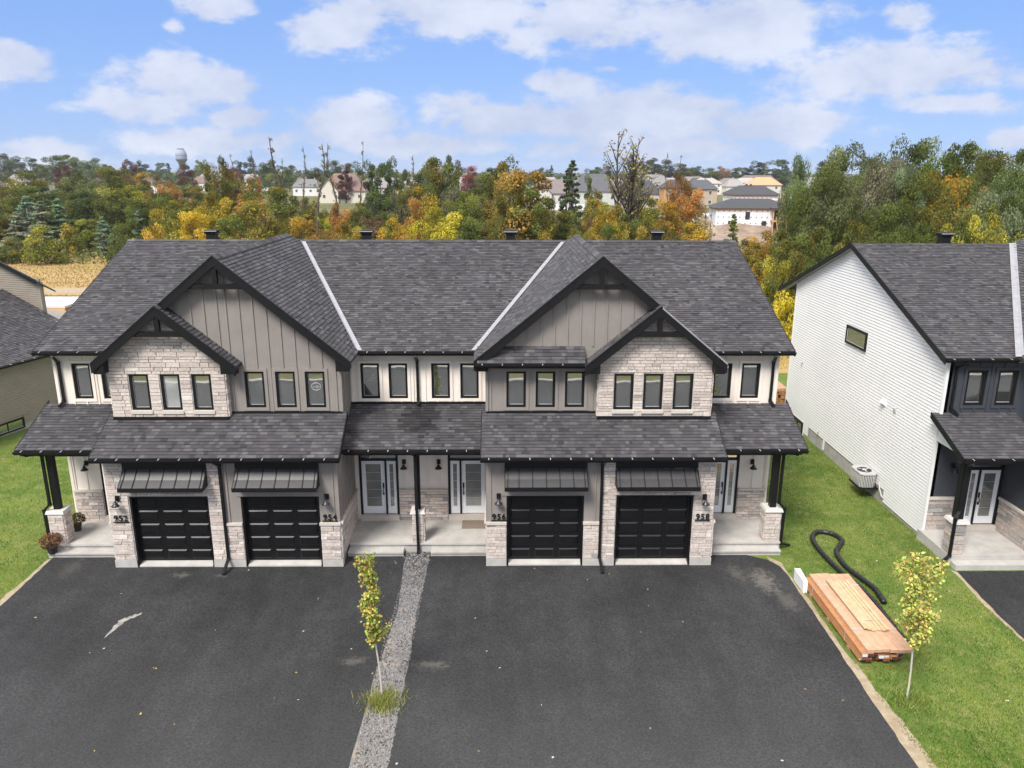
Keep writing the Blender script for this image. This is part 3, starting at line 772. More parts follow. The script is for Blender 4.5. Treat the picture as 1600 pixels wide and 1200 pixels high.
# main roof
ROOF_MB.prism([(-12.47, 2.33, 6.52), (12.47, 2.33, 6.52), (12.47, 9.9, 9.43), (-12.47, 9.9, 9.43)], (0, 0, -.09))
ROOF_MB.prism([(12.47, 17.47, 6.52), (-12.47, 17.47, 6.52), (-12.47, 9.9, 9.43), (12.47, 9.9, 9.43)], (0, 0, -.09))
rp = roof_plane((-12.47, 2.33, 6.52), (12.47, 2.33, 6.52), (-12.47, 9.9, 9.43))
Ls = math.hypot(9.9-2.33, 9.43-6.52)
lay_shingles(TABS, rp, [(0, 0), (24.94, 0), (24.94, Ls), (0, Ls)], prio=.5)
SOFFIT.box(-12.46, 12.46, 2.34, 2.749, 6.38, 6.40)
for s in (-1, 1):
    X = lambda v: s*v
    lo = lambda a, b: (min(s*a, s*b), max(s*a, s*b))
    # ---- garage storey
    gtop = 3.72; p0 = front(0)
    c1, c2 = 4.15, 7.60; hw = 1.22; gt = 2.43
    h1 = (*lo(c1-hw, c1+hw), 0, gt); h2 = (*lo(c2-hw, c2+hw), 0, gt)
    a, b = lo(2.31, 5.88); mb = MB(); wall_panels(mb, p0, [(a, 0), (b, 0), (b, gtop), (a, gtop)], [h1], .22); mb.build('garage_wall', M['taupe'], HOUSE)
    a, b = lo(5.881, 9.48); mb = MB(); wall_panels(mb, p0, [(a, 0), (b, 0), (b, gtop), (a, gtop)], [h2], .22); mb.build('garage_wall', M['mortar'], HOUSE)
    lay_stone(STONES, p0, [(a, .27), (b, .27), (b, gtop-.02), (a, gtop-.02)], [(h2[0]-.01, h2[1]+.01, 0, gt+.01)], 1.2)
    for (u, v) in ((2.31, c1-hw), (c1+hw, 5.88)):
        a, b = lo(u, v); mb = MB(); p0.box(mb, a, b, .27, 1.455, .002, .02); mb.build('wainscot_backing', M['mortar'], HOUSE)
        lay_stone(STONES, Plane((0, -.014, 0), (1, 0, 0), (0, 0, 1)), [(a, .27), (b, .27), (b, 1.45), (a, 1.45)], prio=1.2)
        mb = MB(); p0.box(mb, a-.02, b+.02 if (s < 0) == (u == 2.31) else b, 1.456, 1.54, .002, .085); mb.build('wainscot_cap', M['sill'], HOUSE)
    a, b = lo(2.31, 5.88)
    battens(HOUSE, p0, [(a, 1.54), (b, 1.54), (b, gtop-.02), (a, gtop-.02)], [h1], .41, 'taupe', a+.12)
    mb = MB(); p0.box(mb, h1[0]-.14, h1[1]+.14, gt, gt+.14, .002, .026); mb.build('door_header', M['taupe'], HOUSE)
    for (u, v) in ((2.28, c1-hw), (c1+hw, c2-hw), (c2+hw, 9.51)):         # concrete footing showing under the stone
        a, b = lo(u, v); mb = MB(); p0.box(mb, a, b, -.05, .262, -.2, .05); mb.build('footing', M['concrete'], HOUSE)
    for h in (h1, h2):
        garage_door(HOUSE, h[0]+.06, h[1]-.06, .12, gt-.05, .20)
        mb = MB()
        for (x0, x1) in ((h[0]+.001, h[0]+.06), (h[1]-.06, h[1]-.001)): mb.box(x0, x1, .012, .30, .0, gt-.001)
        mb.box(h[0]+.06, h[1]-.06, .012, .30, gt-.05, gt-.001); mb.build('door_jamb', M['doorblack'], HOUSE)
        mb = MB(); mb.prism([(h[0]+.061, -.03, -.02), (h[0]+.061, -.03, .05), (h[0]+.061, .28, .12), (h[0]+.061, .28, -.02)], (h[1]-h[0]-.122, 0, 0)); mb.build('door_threshold', M['concrete'], HOUSE)
    # inner and outer return walls
    for (xv, nrm) in ((2.31, -1), (9.48, 1)):
        sgn = s*nrm; ps = side_pos(X(xv)) if sgn > 0 else side_neg(X(xv))
        A = (lambda y: y) if sgn > 0 else (lambda y: -y)
        ya, yb = sorted((A(.222), A(2.749)))
        mb = MB(); zt = 4.62
        pz = lambda y: min(3.72+.57*(y+.30), 4.5)
        poly = [(ya, 0), (yb, 0), (yb, pz(abs(yb))), (ya, pz(abs(ya)))]
        mb.prism([ps.p(*q) for q in poly], -ps.n*.2); mb.build('return_wall', M['taupe'] if nrm < 0 else M['cream'], HOUSE)
        ya, yb = sorted((A(0.), A(2.68)))
        mb = MB(); ps.box(mb, ya, yb, .27, 1.455, .002, .02); mb.build('wainscot_backing', M['mortar'], HOUSE)
        lay_stone(STONES, Plane(ps.o+ps.n*.014, ps.u, ps.v), [(ya, .3), (yb, .3), (yb, 1.45), (ya, 1.45)], prio=.5 if sgn*s > 0 else .9)
        mb = MB(); ps.box(mb, min(ya, yb), max(ya, yb), 1.456, 1.54, .002, .085); mb.build('wainscot_cap', M['sill'], HOUSE)
        battens(HOUSE, ps, [(ya, 1.54), (yb, 1.54), (yb, 3.6), (ya, 3.6)], [], .41, 'taupe' if nrm < 0 else 'cream', ya+.2)
    awning(HOUSE, *lo(c1-hw-.05, c1+hw+.05), 3.36, 2.78); awning(HOUSE, *lo(c2-hw-.05, c2+hw+.05), 3.36, 2.78)
    lantern(HOUSE, X(2.68), 0, 2.36); lantern(HOUSE, X(9.15), -.035, 2.33)
    lantern(HOUSE, X(11.52), 2.75, 2.42); lantern(HOUSE, X(.60), 2.75, 2.45)
    # ---- skirt roof over the garages
    x0, x1 = lo(2.14, 9.63); yt, ztop = 1.2, 4.80
    ROOF_MB.prism([(x0, -.45, 3.86), (x1, -.45, 3.86), (x1, yt, ztop), (x0, yt, ztop)], (0, 0, -.10))
    q = roof_plane((x0, -.45, 3.86), (x1, -.45, 3.86), (x0, yt, ztop)); L2 = math.hypot(1.65, .94)
    lay_shingles(TABS, q, [(0, 0), (x1-x0, 0), (x1-x0, L2), (0, L2)], prio=1.6)
    SOFFIT.box(x0+.02, x1-.02, -.44, -.003, 3.722, 3.74)
    gutter(HOUSE, x0, x1, -.455, 3.85)
    for xx in (x0-.015, x1-.015):
        mb = MB(); mb.prism([(xx, -.45, 3.88), (xx, yt, ztop+.02), (xx, yt, ztop-.16), (xx, -.45, 3.70)], (.03, 0, 0)); mb.build('rake_board', M['black'], HOUSE)
    # ---- porch roof, outer
    x0, x1 = lo(9.49, 12.55)
    ROOF_MB.prism([(x0, .70, 3.70), (x1, .70, 3.70), (x1, 2.749, 4.61), (x0, 2.749, 4.61)], (0, 0, -.10))
    q = roof_plane((x0, .70, 3.70), (x1, .70, 3.70), (x0, 2.749, 4.61)); L3 = math.hypot(2.049, .91)
    lay_shingles(TABS, q, [(0, 0), (x1-x0, 0), (x1-x0, L3), (0, L3)], prio=1.4)
    SOFFIT.box(x0+.02, x1-.02, .71, 2.74, 3.585, 3.60)
    gutter(HOUSE, x0+(.02 if s > 0 else 0), x1-(.02 if s < 0 else 0), .695, 3.69)
    xx = X(12.55)-.015
    mb = MB(); mb.prism([(xx, .70, 3.72), (xx, 2.9, 4.70), (xx, 2.9, 4.50), (xx, .70, 3.55)], (.03, 0, 0)); mb.build('rake_board', M['black'], HOUSE)
    mb = MB(); mb.box(*lo(9.5, 12.03), 1.0, 1.2, 3.38, 3.584); mb.build('porch_beam', M['black'], HOUSE)
    # ---- upper storey, taupe wall with the big gable
    p1 = front(1.2)
    gw = [(-5.31, -4.69), (-4.34, -3.72), (-3.41, -2.79)] if s < 0 else [(2.93, 3.55), (3.86, 4.48), (4.79, 5.41)]
    gh = [(u, v, 4.95, 6.14) for u, v in gw]
    if s < 0: poly = [(-9.45, 4.4), (-2.31, 4.4), (-2.31, zbig(2.31)-.1), (-5.82, 9.65), (-9.45, zbig(9.45)-.1)]
    else: poly = [(2.31, 4.4), (9.45, 4.4), (9.45, zbig(9.45)-.1), (5.82, 9.65), (2.31, zbig(2.31)-.1)]
    mb = MB(); wall_panels(mb, p1, poly, gh, .2); mb.build('gable_wall', M['taupe'], HOUSE)
    for h in gh: window(HOUSE, p1, *h, trim='taupe')
    if s < 0: battens(HOUSE, p1, [(-5.83, 4.8), (-2.31, 4.8), (-2.31, zbig(2.31)-.1), (-5.82, 9.6)], gh, .405, 'taupe', -5.83+.14)
    if s < 0: battens(HOUSE, p1, [(-9.4, 6.85), (-5.84, 6.85), (-5.84, 9.6)], [], .405, 'taupe', -9.4+.2)
    if s > 0:
        battens(HOUSE, p1, [(2.31, 4.8), (5.83, 4.8), (5.83, 6.45), (2.31, 6.45)], gh, .405, 'taupe', 2.31+.12)
        battens(HOUSE, p1, [(2.6, 6.95), (9.2, 6.95), (5.82, 9.6)], [], .405, 'taupe', 2.6+.2)
    for xv, sgn in ((2.31, -s), (9.45, s)):
        ps = side_pos(X(xv)) if sgn > 0 else side_neg(X(xv)); A = (lambda y: y) if sgn > 0 else (lambda y: -y)
        ya, yb = sorted((A(1.401), A(2.749))); mb = MB(); ps.box(mb, ya, yb, 3.9, 6.6, -.2, 0); mb.build('return_wall', M['taupe'], HOUSE)
        mb = MB(); xx = X(xv); mb.box(xx-.045, xx+.045, 1.16, 1.25, 4.75, 6.5); mb.build('corner_board', M['taupe'], HOUSE)
        battens(HOUSE, ps, [(ya, 4.7), (yb, 4.7), (yb, 6.5), (ya, 6.5)], [], .41, 'taupe', ya+.25)
    mb = MB(); a, b = lo(2.28, 5.82); mb.box(a, b, 1.13, 1.198, 4.74, 4.83); mb.build('step_flashing', M['black'], HOUSE)
    # ---- stone bay with the small gable
    p2 = front(.95); sw = [(-8.81, -8.20), (-7.845, -7.235), (-6.875, -6.265)] if s < 0 else [(6.31, 6.93), (7.24, 7.86), (8.19, 8.81)]
    sh = [(u, v, 4.945, 6.125) for u, v in sw]
    a, b = lo(5.82, 9.40); zl = zsml(5.82)-.1 if s > 0 else zsml(9.4)-.1; zr = zsml(9.4)-.1 if s > 0 else zsml(5.82)-.1
    poly = [(a, 4.60), (b, 4.60), (b, zr), (X(7.6), zsml(7.6)-.1), (a, zl)]
    mb = MB(); wall_panels(mb, p2, poly, sh, .2); mb.build('bay_wall', M['mortar'], HOUSE)
    lay_stone(STONES, p2, [(q[0], max(q[1], 4.735)) for q in poly], [(h[0]-.01, h[1]+.01, h[2]-.11, h[3]+.01) for h in sh], 1.1)
    for h in sh: window(HOUSE, p2, *h, sill=True, gl='curtain' if (s < 0 and abs(h[0]+7.845) < .01) else 'glass')
    mb = MB(); mb.box(a-.02, b+.02, .885, .945, 4.60, 4.733); mb.build('step_flashing', M['black'], HOUSE)
    for xv, sgn in ((5.82, -s), (9.40, s)):
        ps = side_pos(X(xv)) if sgn > 0 else side_neg(X(xv)); A = (lambda y: y) if sgn > 0 else (lambda y: -y)
        ya, yb = sorted((A(1.151), A(1.199 if xv < 6 else 2.749))); mb = MB(); ps.box(mb, ya, yb, 4.0, 6.7, -.2, -.002); mb.build('return_wall', M['mortar'], HOUSE)
        ya, yb = sorted((A(.93), A(1.199 if xv < 6 else 2.7)))
        lay_stone(STONES, ps, [(ya, 4.735), (yb, 4.735), (yb, 6.7), (ya, 6.7)], prio=.4)
    # ---- gable roofs
    e_in, e_out = 1.91, 9.73; zi, zo = zbig(e_in), zbig(e_out)
    RI = (X(5.82), .85, 9.75); RB = (X(5.82), 9.3, 9.75)
    inner = [(X(e_in), .85, zi), RI, RB, (X(5.43), 9.9, 9.43), (X(e_in), 2.33, 6.52)]
    outer = [(X(e_out), .85, zo), RI, RB, (X(6.21), 9.9, 9.43), (X(e_out), 2.33, 6.52)]
    for P in (inner, outer):
        ROOF_MB.prism(P, (0, 0, -.09))
        fl = (P is inner) == (s < 0)            # which way round the eave runs, seen from outside
        if fl: q = roof_plane(P[0], P[4], P[1])
        else: q = roof_plane(P[4], P[0], P[1])
        lay_shingles(TABS, q, [q.local(w) for w in P], prio=.55)
    ROOF_MB.prism([RB, (X(5.43), 9.9, 9.43), (X(6.21), 9.9, 9.43)], (0, 0, -.05))
    SI = (X(7.6), .60, zsml(7.6)); ez = zsml(5.36)
    P = [(X(5.36), .60, ez), SI, (X(7.6), 1.2, zsml(7.6)), (X(5.36), 1.2, ez)]
    ROOF_MB.prism(P, (0, 0, -.09))
    q = roof_plane(P[0], P[3], P[1]) if s < 0 else roof_plane(P[3], P[0], P[1])
    lay_shingles(TABS, q, [q.local(w) for w in P], prio=1.0)
    P = [(X(e_out), .60, zo), SI, (X(7.6), .85, zsml(7.6)), (X(e_out), .85, zo)]
    ROOF_MB.prism(P, (0, 0, -.09))
    q = roof_plane(P[3], P[0], P[1]) if s < 0 else roof_plane(P[0], P[3], P[1])
    lay_shingles(TABS, q, [q.local(w) for w in P], prio=.5)
    bt, bh = .035, .32
    def barge(xa, xb, zf, y):
        mb = MB(); za, zb = zf(xa)+.025, zf(xb)+.025
        mb.prism([(X(xa), y-bt, za), (X(xb), y-bt, zb), (X(xb), y-bt, zb-bh), (X(xa), y-bt, za-bh)], (0, bt, 0)); mb.build('barge_board', M['black'], HOUSE)
        mb = MB(); d = Vector((X(xb)-X(xa), 0, zb-za)).normalized()
        mb.prism([(X(xa), y-bt-.012, za+.012), (X(xb), y-bt-.012, zb+.012), (X(xb), y-bt-.012, zb-.05), (X(xa), y-bt-.012, za-.05)], (0, .05, 0)); mb.build('drip_edge', M['black'], HOUSE)
    barge(5.82, 1.91, zbig, .85); barge(5.82, 7.7, zbig, .85)
    barge(7.6, 5.36, zsml, .60); barge(7.6, 9.73, zsml, .60)
    def truss(xc, zc, zpk, half, y):
        mb = MB(); mb.box(X(xc)-half, X(xc)+half, y-.005, y+.13, zc-.075, zc+.075); mb.build('gable_collar_beam', M['black'], HOUSE)
        mb = MB(); mb.box(X(xc)-.07, X(xc)+.07, y-.004, y+.12, zc+.0755, zpk-.25); mb.build('gable_king_post', M['black'], HOUSE)
    truss(5.82, 8.85, 9.75, .93, .85); truss(7.6, 7.44, zsml(7.6), .86, .60)
    def box_return(xa, xb, za, zb, y0, y1, zlow):
        mb = MB(); mb.prism([(X(xa), y0, za-.05), (X(xb), y0, zb-.05), (X(xb), y0, zlow), (X(xa)+(X(xb)-X(xa))*.12, y0, zlow), (X(xa), y0, za-.28)], (0, y1-y0, 0)); mb.build('eave_return', M['black'], HOUSE)
    box_return(1.93, 2.36, zbig(1.93), zbig(2.36), .853, 1.195, 6.22)
    box_return(5.38, 5.82, zsml(5.38), zsml(5.82), .603, .945, 6.20)
    box_return(9.71, 9.36, zsml(9.71), zsml(9.36), .603, 1.195, 6.20)
    # valley flashing, two leaves of one strip
    mb = MB(); v0, v1 = Vector((X(5.36), 9.75, zmain(9.75))), Vector((X(e_in), 2.30, 6.52)); up = Vector((0, 0, .042)); off = Vector((-s*.13, 0, 0)); og = Vector((s*.07, 0, GP*.07))
    mb.prism([v0+up, v1+up, v1+off+up, v0+off+up], (0, 0, .006)); mb.prism([v0+up, v1+up, v1+og+up, v0+og+up], (0, 0, .006)); mb.build('valley_flashing', M['flash'], HOUSE)
    # soffit under the gable eaves, rake trim on the end of the main roof
    SOFFIT.box(*lo(1.93, 2.3), 1.2, 2.33, 6.40, 6.42)
    for (ya, za, yb, zb) in ((2.33, 6.52, 9.9, 9.43), (17.47, 6.52, 9.9, 9.43)):
        xx = X(12.47)-.015; mb = MB(); mb.prism([(xx, ya, za+.02), (xx, yb, zb+.02), (xx, yb, zb-.18), (xx, ya, za-.18)], (.03, 0, 0)); mb.build('rake_board', M['black'], HOUSE)
    gutter(HOUSE, *lo(e_out+.08, 12.47), 2.325, 6.51)
    # downspouts
    downspout(HOUSE, [(X(11.82), 2.24, 6.38), (X(11.92), 2.69, 6.05), (X(11.92), 2.69, 4.72), (X(11.99), 2.46, 4.60)])
    downspout(HOUSE, [(X(5.90), -.5, 3.72), (X(5.90), -.075, 3.48), (X(5.90), -.075, .34), (X(5.93)+.02, -.62, .06)])
    downspout(HOUSE, [(X(12.32), .63, 3.56), (X(12.32), .9, 3.46), (X(11.94), 1.04, 3.44), (X(11.93), 1.02, 1.72), (X(12.13), 1.0, 1.5), (X(12.11), 1.0, .24), (X(12.52), 1.25, .05)])
    # porch, step, pier and post
    a, b = lo(9.53, 12.07); mb = MB(); mb.box(a, b, .96, 2.75, -.05, .269); mb.box(a, b, .91, 2.75, .27, .33); mb.build('porch_slab', M['concrete'], HOUSE)
    a, b = lo(9.53, 12.0); mb = MB(); mb.box(a, b, .63, .959, -.05, .114); mb.box(a, b, .59, .959, .115, .165); mb.build('porch_step', M['concrete'], HOUSE)
    a, b = lo(11.53, 12.02); mb = MB(); mb.box(a, b, .98, 1.43, .331, 1.40); mb.build('pier', M['mortar'], HOUSE)
    lay_stone(STONES, front(.98), [(a, .335), (b, .335), (b, 1.4), (a, 1.4)], prio=2)
    lay_stone(STONES, side_pos(b), [(.98, .335), (1.43, .335), (1.43, 1.4), (.98, 1.4)], prio=1.5)
    lay_stone(STONES, side_neg(a), [(-1.43, .335), (-.98, .335), (-.98, 1.4), (-1.43, 1.4)], prio=1.5)
    mb = MB(); mb.hexa([(a-.06, .91, 1.40), (b+.06, .91, 1.40), (b+.06, 1.50, 1.40), (a-.06, 1.50, 1.40), (a-.03, .94, 1.50), (b+.03, .94, 1.50), (b+.03, 1.47, 1.50), (a-.03, 1.47, 1.50)]); mb.build('pier_cap', M['cap'], HOUSE)
    c = (a+b)/2; mb = MB(); mb.box(c-.10, c+.10, 1.09, 1.29, 1.501, 3.38); mb.build('porch_post', M['black'], HOUSE)
# pent roof at the foot of the right gable
x0, x1 = 2.02, 5.37
ROOF_MB.prism([(x0, .74, 6.50), (x1, .74, 6.50), (x1, 1.199, 6.95), (x0, 1.199, 6.95)], (0, 0, -.08))
q = roof_plane((x0, .74, 6.50), (x1, .74, 6.50), (x0, 1.199, 6.95)); lay_shingles(TABS, q, [(0, 0), (x1-x0, 0), (x1-x0, .64), (0, .64)], prio=1.2, e=.13)
gutter(HOUSE, 1.93, 5.34, .735, 6.49); SOFFIT.box(2.0, 5.36, .74, 1.198, 6.38, 6.40)
mb = MB(); v = zsml(7.6)+.05; mb.prism([(7.63, .545, zsml(7.63)+.04), (9.73, .545, zsml(9.73)+.04), (9.73, .545, zsml(9.73)-.02), (7.63, .545, zsml(7.63)-.02)], (0, .012, 0)); mb.build('drip_edge', M['flash'], HOUSE)
# centre porch
ROOF_MB.prism([(-2.309, .70, 3.70), (2.309, .70, 3.70), (2.309, 2.749, 4.61), (-2.309, 2.749, 4.61)], (0, 0, -.10))
q = roof_plane((-2.309, .70, 3.70), (2.309, .70, 3.70), (-2.309, 2.749, 4.61)); L3 = math.hypot(2.049, .91)
lay_shingles(TABS, q, [(0, 0), (4.618, 0), (4.618, L3), (0, L3)], prio=1.4, wet=(2.36, 1.5, .60, .95))
SOFFIT.box(-2.3, 2.3, .71, 2.74, 3.585, 3.60); gutter(HOUSE, -2.305, 2.305, .695, 3.69)
mb = MB(); mb.box(-2.3, 2.3, 1.0, 1.2, 3.40, 3.584); mb.build('porch_beam', M['black'], HOUSE)
gutter(HOUSE, -1.86, 1.86, 2.325, 6.51)
mb = MB(); mb.box(-2.3, 2.3, 2.695, 2.748, 4.60, 4.68); mb.build('step_flashing', M['black'], HOUSE)
downspout(HOUSE, [(-.04, 2.24, 6.38), (-.04, 2.69, 6.1), (-.04, 2.69, 4.78), (-.02, 2.48, 4.64)])
mb = MB(); mb.box(-2.26, 2.26, .96, 2.75, -.05, .269); mb.box(-2.26, 2.26, .91, 2.75, .27, .33); mb.build('porch_slab', M['concrete'], HOUSE)
for (a, b) in ((-2.26, -.45), (.45, 2.26)):
    mb = MB(); mb.box(a, b, .63, .959, -.05, .114); mb.box(a, b, .59, .959, .115, .165); mb.build('porch_step', M['concrete'], HOUSE)
mb = MB(); mb.box(-.17, .20, 1.0, 1.36, .331, 1.36); mb.build('pier', M['mortar'], HOUSE)
lay_stone(STONES, front(1.0), [(-.17, .335), (.20, .335), (.20, 1.36), (-.17, 1.36)], prio=2)
lay_stone(STONES, side_pos(.20), [(1.0, .335), (1.36, .335), (1.36, 1.36), (1.0, 1.36)], prio=1.5)
mb = MB(); mb.hexa([(-.24, .93, 1.36), (.27, .93, 1.36), (.27, 1.43, 1.36), (-.24, 1.43, 1.36), (-.21, .96, 1.46), (.24, .96, 1.46), (.24, 1.40, 1.46), (-.21, 1.40, 1.46)]); mb.build('pier_cap', M['cap'], HOUSE)
mb = MB(); mb.box(-.075, .105, 1.08, 1.27, 1.461, 3.40); mb.build('porch_post', M['black'], HOUSE)
downspout(HOUSE, [(-.06, .63, 3.58), (-.06, .9, 3.48), (.0, 1.02, 3.36), (.0, .89, 1.6), (.02, .89, .12), (.02, .72, .05)])
entry(HOUSE, -2.09, -.89, .55, 2.75, -1, +1, .33); entry(HOUSE, .99, 2.21, .55, 2.75, +1, -1, .33)
entry(HOUSE, 9.70, 11.0, .55, 2.75, -1, +1, .33); entry(HOUSE, -11.0, -9.70, .55, 2.75, +1, -1, .33)
ro = ROOF_MB.build('roof', M['deck'], HOUSE); TABS.build('shingle', 'shingles', ro, UT, M['shingle'])
mb = MB()
for k in range(84):                                                        # ridge cap tabs
    x = -12.47+k*.297; mb.cur = shingle_col(); h = .012+(k % 2)*.004
    mb.prism([(x, 9.74, zmain(9.74)+.03+h), (x+.296, 9.74, zmain(9.74)+.03+h), (x+.296, 9.9, 9.465+h), (x, 9.9, 9.465+h)], (0, 0, -.02)); mb.prism([(x, 10.06, zmain(9.74)+.03+h), (x, 9.9, 9.465+h), (x+.296, 9.9, 9.465+h), (x+.296, 10.06, zmain(9.74)+.03+h)], (0, 0, -.02))
for s in (-1, 1):
    for (xr, zr, ya, yb) in ((5.82, 9.75, .84, 9.28), (7.6, zsml(7.6), .59, 1.2)):
        y = ya
        while y < yb-.05:
            y1 = min(y+.28, yb); mb.cur = shingle_col(); z = zr+.045
            for d in (-1, 1): mb.prism([(s*xr, y, z), (s*xr, y1, z), (s*xr+d*.14, y1, z-.14*GP), (s*xr+d*.14, y, z-.14*GP)], (0, 0, -.02))
            y = y1
tag(mb.build('ridge_caps', M['shingle'], ro), kind='stuff')
STONES.build('stone_block', 'stone_blocks', HOUSE, US, M['stone'])
SOFFIT.build('soffit', M['blacksoffit'], HOUSE)
for x in (-9.2, -2.80, 3.16, 9.26): roof_vent(HOUSE, x, 10.30, 9.38)
for t_, x, y in (('952', -9.13, -.035), ('954', -2.62, 0), ('956', 2.69, 0), ('958', 9.13, -.035)): house_number(HOUSE, t_, x, y, 1.63)
# two pale oval rings with scribbled strokes, on panes beside the middle
for (x, y, z) in ((-3.10, 1.2, 5.62), (-1.635, 2.75, 5.50)):
    mb = MB(); n = 18
    pts = [(x+.15*math.cos(2*math.pi*k/n), y+.082, z+.12*math.sin(2*math.pi*k/n)) for k in range(n+1)]; mb.tube(pts, .007, 5, False)
    q = random.Random(4)
    for k in range(7):
        a = -.11+.035*k; mb.tube([(x+a, y+.082, z-.02-q.random()*.05), (x+a+.03, y+.082, z+.03+q.random()*.03), (x+a+.04, y+.082, z-.03)], .006, 4, False)
    mb.build('oval_scribble', M['acmetal'], HOUSE)

# ------------------------------------------------------------------ neighbour on the right: white side wall, charcoal front
WH = thing('white_house', (23, 9, 0), 'white-sided house with charcoal front and black trim, standing right of the townhouse row', 'house', world=True)
WS = Loose(120); WT = Loose(300)
SLW = (9.43-6.47)/(9.27-1.55)
def zw(y): return 9.43-SLW*abs(y-9.27)
XW = 17.3
ps = side_neg(XW)                                   # a = -y
mb = MB(); mb.prism([(XW+.03, 1.85, 0), (XW+.03, 15.15, 0), (XW+.03, 15.15, zw(15.15)-.14), (XW+.03, 9.27, 9.29), (XW+.03, 1.85, zw(1.85)-.14)], (.2, 0, 0)); mb.build('side_wall', M['vinyl'], WH)
mb = MB(); mb.box(XW+.012, XW+.029, 1.9, 15.1, -.1, .56); mb.build('foundation', M['foundation'], WH)
# siding, board by board; it steps down over the foundation
def zbot(y):
    if y < 4.6 or y > 12.1: return .135
    if 7.2 < y < 12.0 and not 10.1 < y < 10.3: return .56
    if 4.6 <= y <= 7.2: return .53 if y < 5.2 or y > 6.4 else .53
    return .135
steps = [(1.80, 4.60, .135), (4.60, 10.15, .56), (10.15, 10.35, .135), (10.35, 12.05, .56), (12.05, 15.20, .135)]
whole = (-9.22, -7.38, 5.33, 6.08); whole2 = (-14.02, -12.68, .0, .60)
E_ = .118; k = 0; z = .135
while z < 9.3:
    z1 = z+E_
    def yr(zz):
        lo_, hi_ = 1.80, 15.20
        if zz > zw(1.8)-.14: lo_ = 9.27-(9.29-zz)/SLW
        if zz > zw(15.2)-.14: hi_ = 9.27+(9.29-zz)/SLW
        return lo_, hi_
    l0, h0 = yr(z); l1, h1 = yr(z1)
    if h1-l1 > .05:
        segs = minus((l0, h0), [(a, b) for a, b, zb in steps if zb > z+.04])
        if z1 > whole[2] and z < whole[3]: segs = [q for g in segs for q in minus(g, [(-whole[1]-.05, -whole[0]+.05)])]
        if z < whole2[3]: segs = [q for g in segs for q in minus(g, [(-whole2[1]-.05, -whole2[0]+.05)])]
        for (a, b) in segs:
            ta = l1 if a == l0 else a; tb = h1 if b == h0 else b
            mb = MB(); x = XW
            mb.faces([(x-.024, a, z), (x-.024, b, z), (x-.010, tb, z1-.017), (x-.010, ta, z1-.017), (x+.028, a, z), (x+.028, b, z), (x+.028, ta, z1-.014), (x+.028, tb, z1-.014)], ((1, 0, 3, 2), (0, 1, 5, 4), (2, 3, 6, 7)))
            mb.build('siding_board', M['vinyl'], WH)
    z = z1; k += 1
for y in (1.80, 15.20):
    mb = MB(); mb.box(XW-.03, XW+.06, y-.05, y+.05, .135, zw(y)-.16); mb.build('corner_post', M['vinyl'], WH)
for (h, mu) in ((whole, None), (whole2, [-13.35])):
    mb = MB(); ps.box(mb, h[0]-.05, h[1]+.05, h[2]-.05, h[3]+.05, -.02, .028); mb.build('window_casing', M['vinyl'], WH)
    w = window(WH, Plane(ps.o+ps.n*.10, ps.u, ps.v), *h, depth=.06, fw=.09, mull=mu)
for (y, z, t_) in ((13.53, 3.36, 'p'), (5.43, 3.84, 'h'), (4.58, 3.80, 'h2'), (10.88, .76, 'p'), (14.36, .85, 'h2')):
    mb = MB(); q = XW
    if t_ == 'h': mb.hexa([(q-.03, y-.13, z-.13), (q, y-.13, z-.13), (q, y+.13, z-.13), (q-.03, y+.13, z-.13), (q-.17, y-.13, z-.02), (q, y-.13, z+.15), (q, y+.13, z+.15), (q-.17, y+.13, z-.02)])
    elif t_ == 'h2': mb.hexa([(q-.06, y-.08, z-.11), (q, y-.08, z-.11), (q, y+.08, z-.11), (q-.06, y+.08, z-.11), (q-.08, y-.08, z+.05), (q, y-.08, z+.12), (q, y+.08, z+.12), (q-.08, y+.08, z+.05)])
    else: mb.tube([(q, y, z+.05), (q-.09, y, z+.03), (q-.11, y, z-.10)], .035, 8)
    mb.build('wall_vent', M['acmetal'] if t_ != 'h' else M['white'], WH)
# roof
RW = MB(); xl, xr = 17.03, 30.0
RW.prism([(xl, 1.55, 6.47), (xr, 1.55, 6.47), (xr, 9.27, 9.43), (xl, 9.27, 9.43)], (0, 0, -.09)); RW.prism([(xr, 17.0, 6.47), (xl, 17.0, 6.47), (xl, 9.27, 9.43), (xr, 9.27, 9.43)], (0, 0, -.09))
q = roof_plane((xl, 1.55, 6.47), (xr, 1.55, 6.47), (xl, 9.27, 9.43)); L = math.hypot(7.72, 2.96)
lay_shingles(WT, q, [(0, 0), (10, 0), (10, L), (0, L)])
gs = .70; ge = 19.45; gx = 24.25; gz = 6.5+(gx-ge)*gs; xv = ge+(9.43-6.5)/gs
P = [(ge, .05, 6.5), (gx, .05, gz), (gx, 9.0, gz), (xv, 9.27, 9.43), (ge, 1.55, 6.5)]
RW.prism(P, (0, 0, -.09)); q = roof_plane(P[4], P[0], P[1]); lay_shingles(WT, q, [q.local(w) for w in P])
P = [(29.05, .05, 6.5), (gx, .05, gz), (gx, 9.0, gz), (gx+gx-xv, 9.27, 9.43), (29.05, 1.55, 6.5)]; RW.prism(P, (0, 0, -.09))
mb = MB(); up = Vector((0, 0, .045)); v0, v1 = Vector((xv, 9.2, zw(9.2))), Vector((ge, 1.52, 6.49))
mb.prism([v0+up, v1+up, v1+Vector((-.17, 0, 0))+up, v0+Vector((-.17, 0, 0))+up], (0, 0, .006)); mb.prism([v0+up, v1+up, v1+Vector((.1, 0, .07))+up, v0+Vector((.1, 0, .07))+up], (0, 0, .006)); mb.build('valley_flashing', M['flash'], WH)
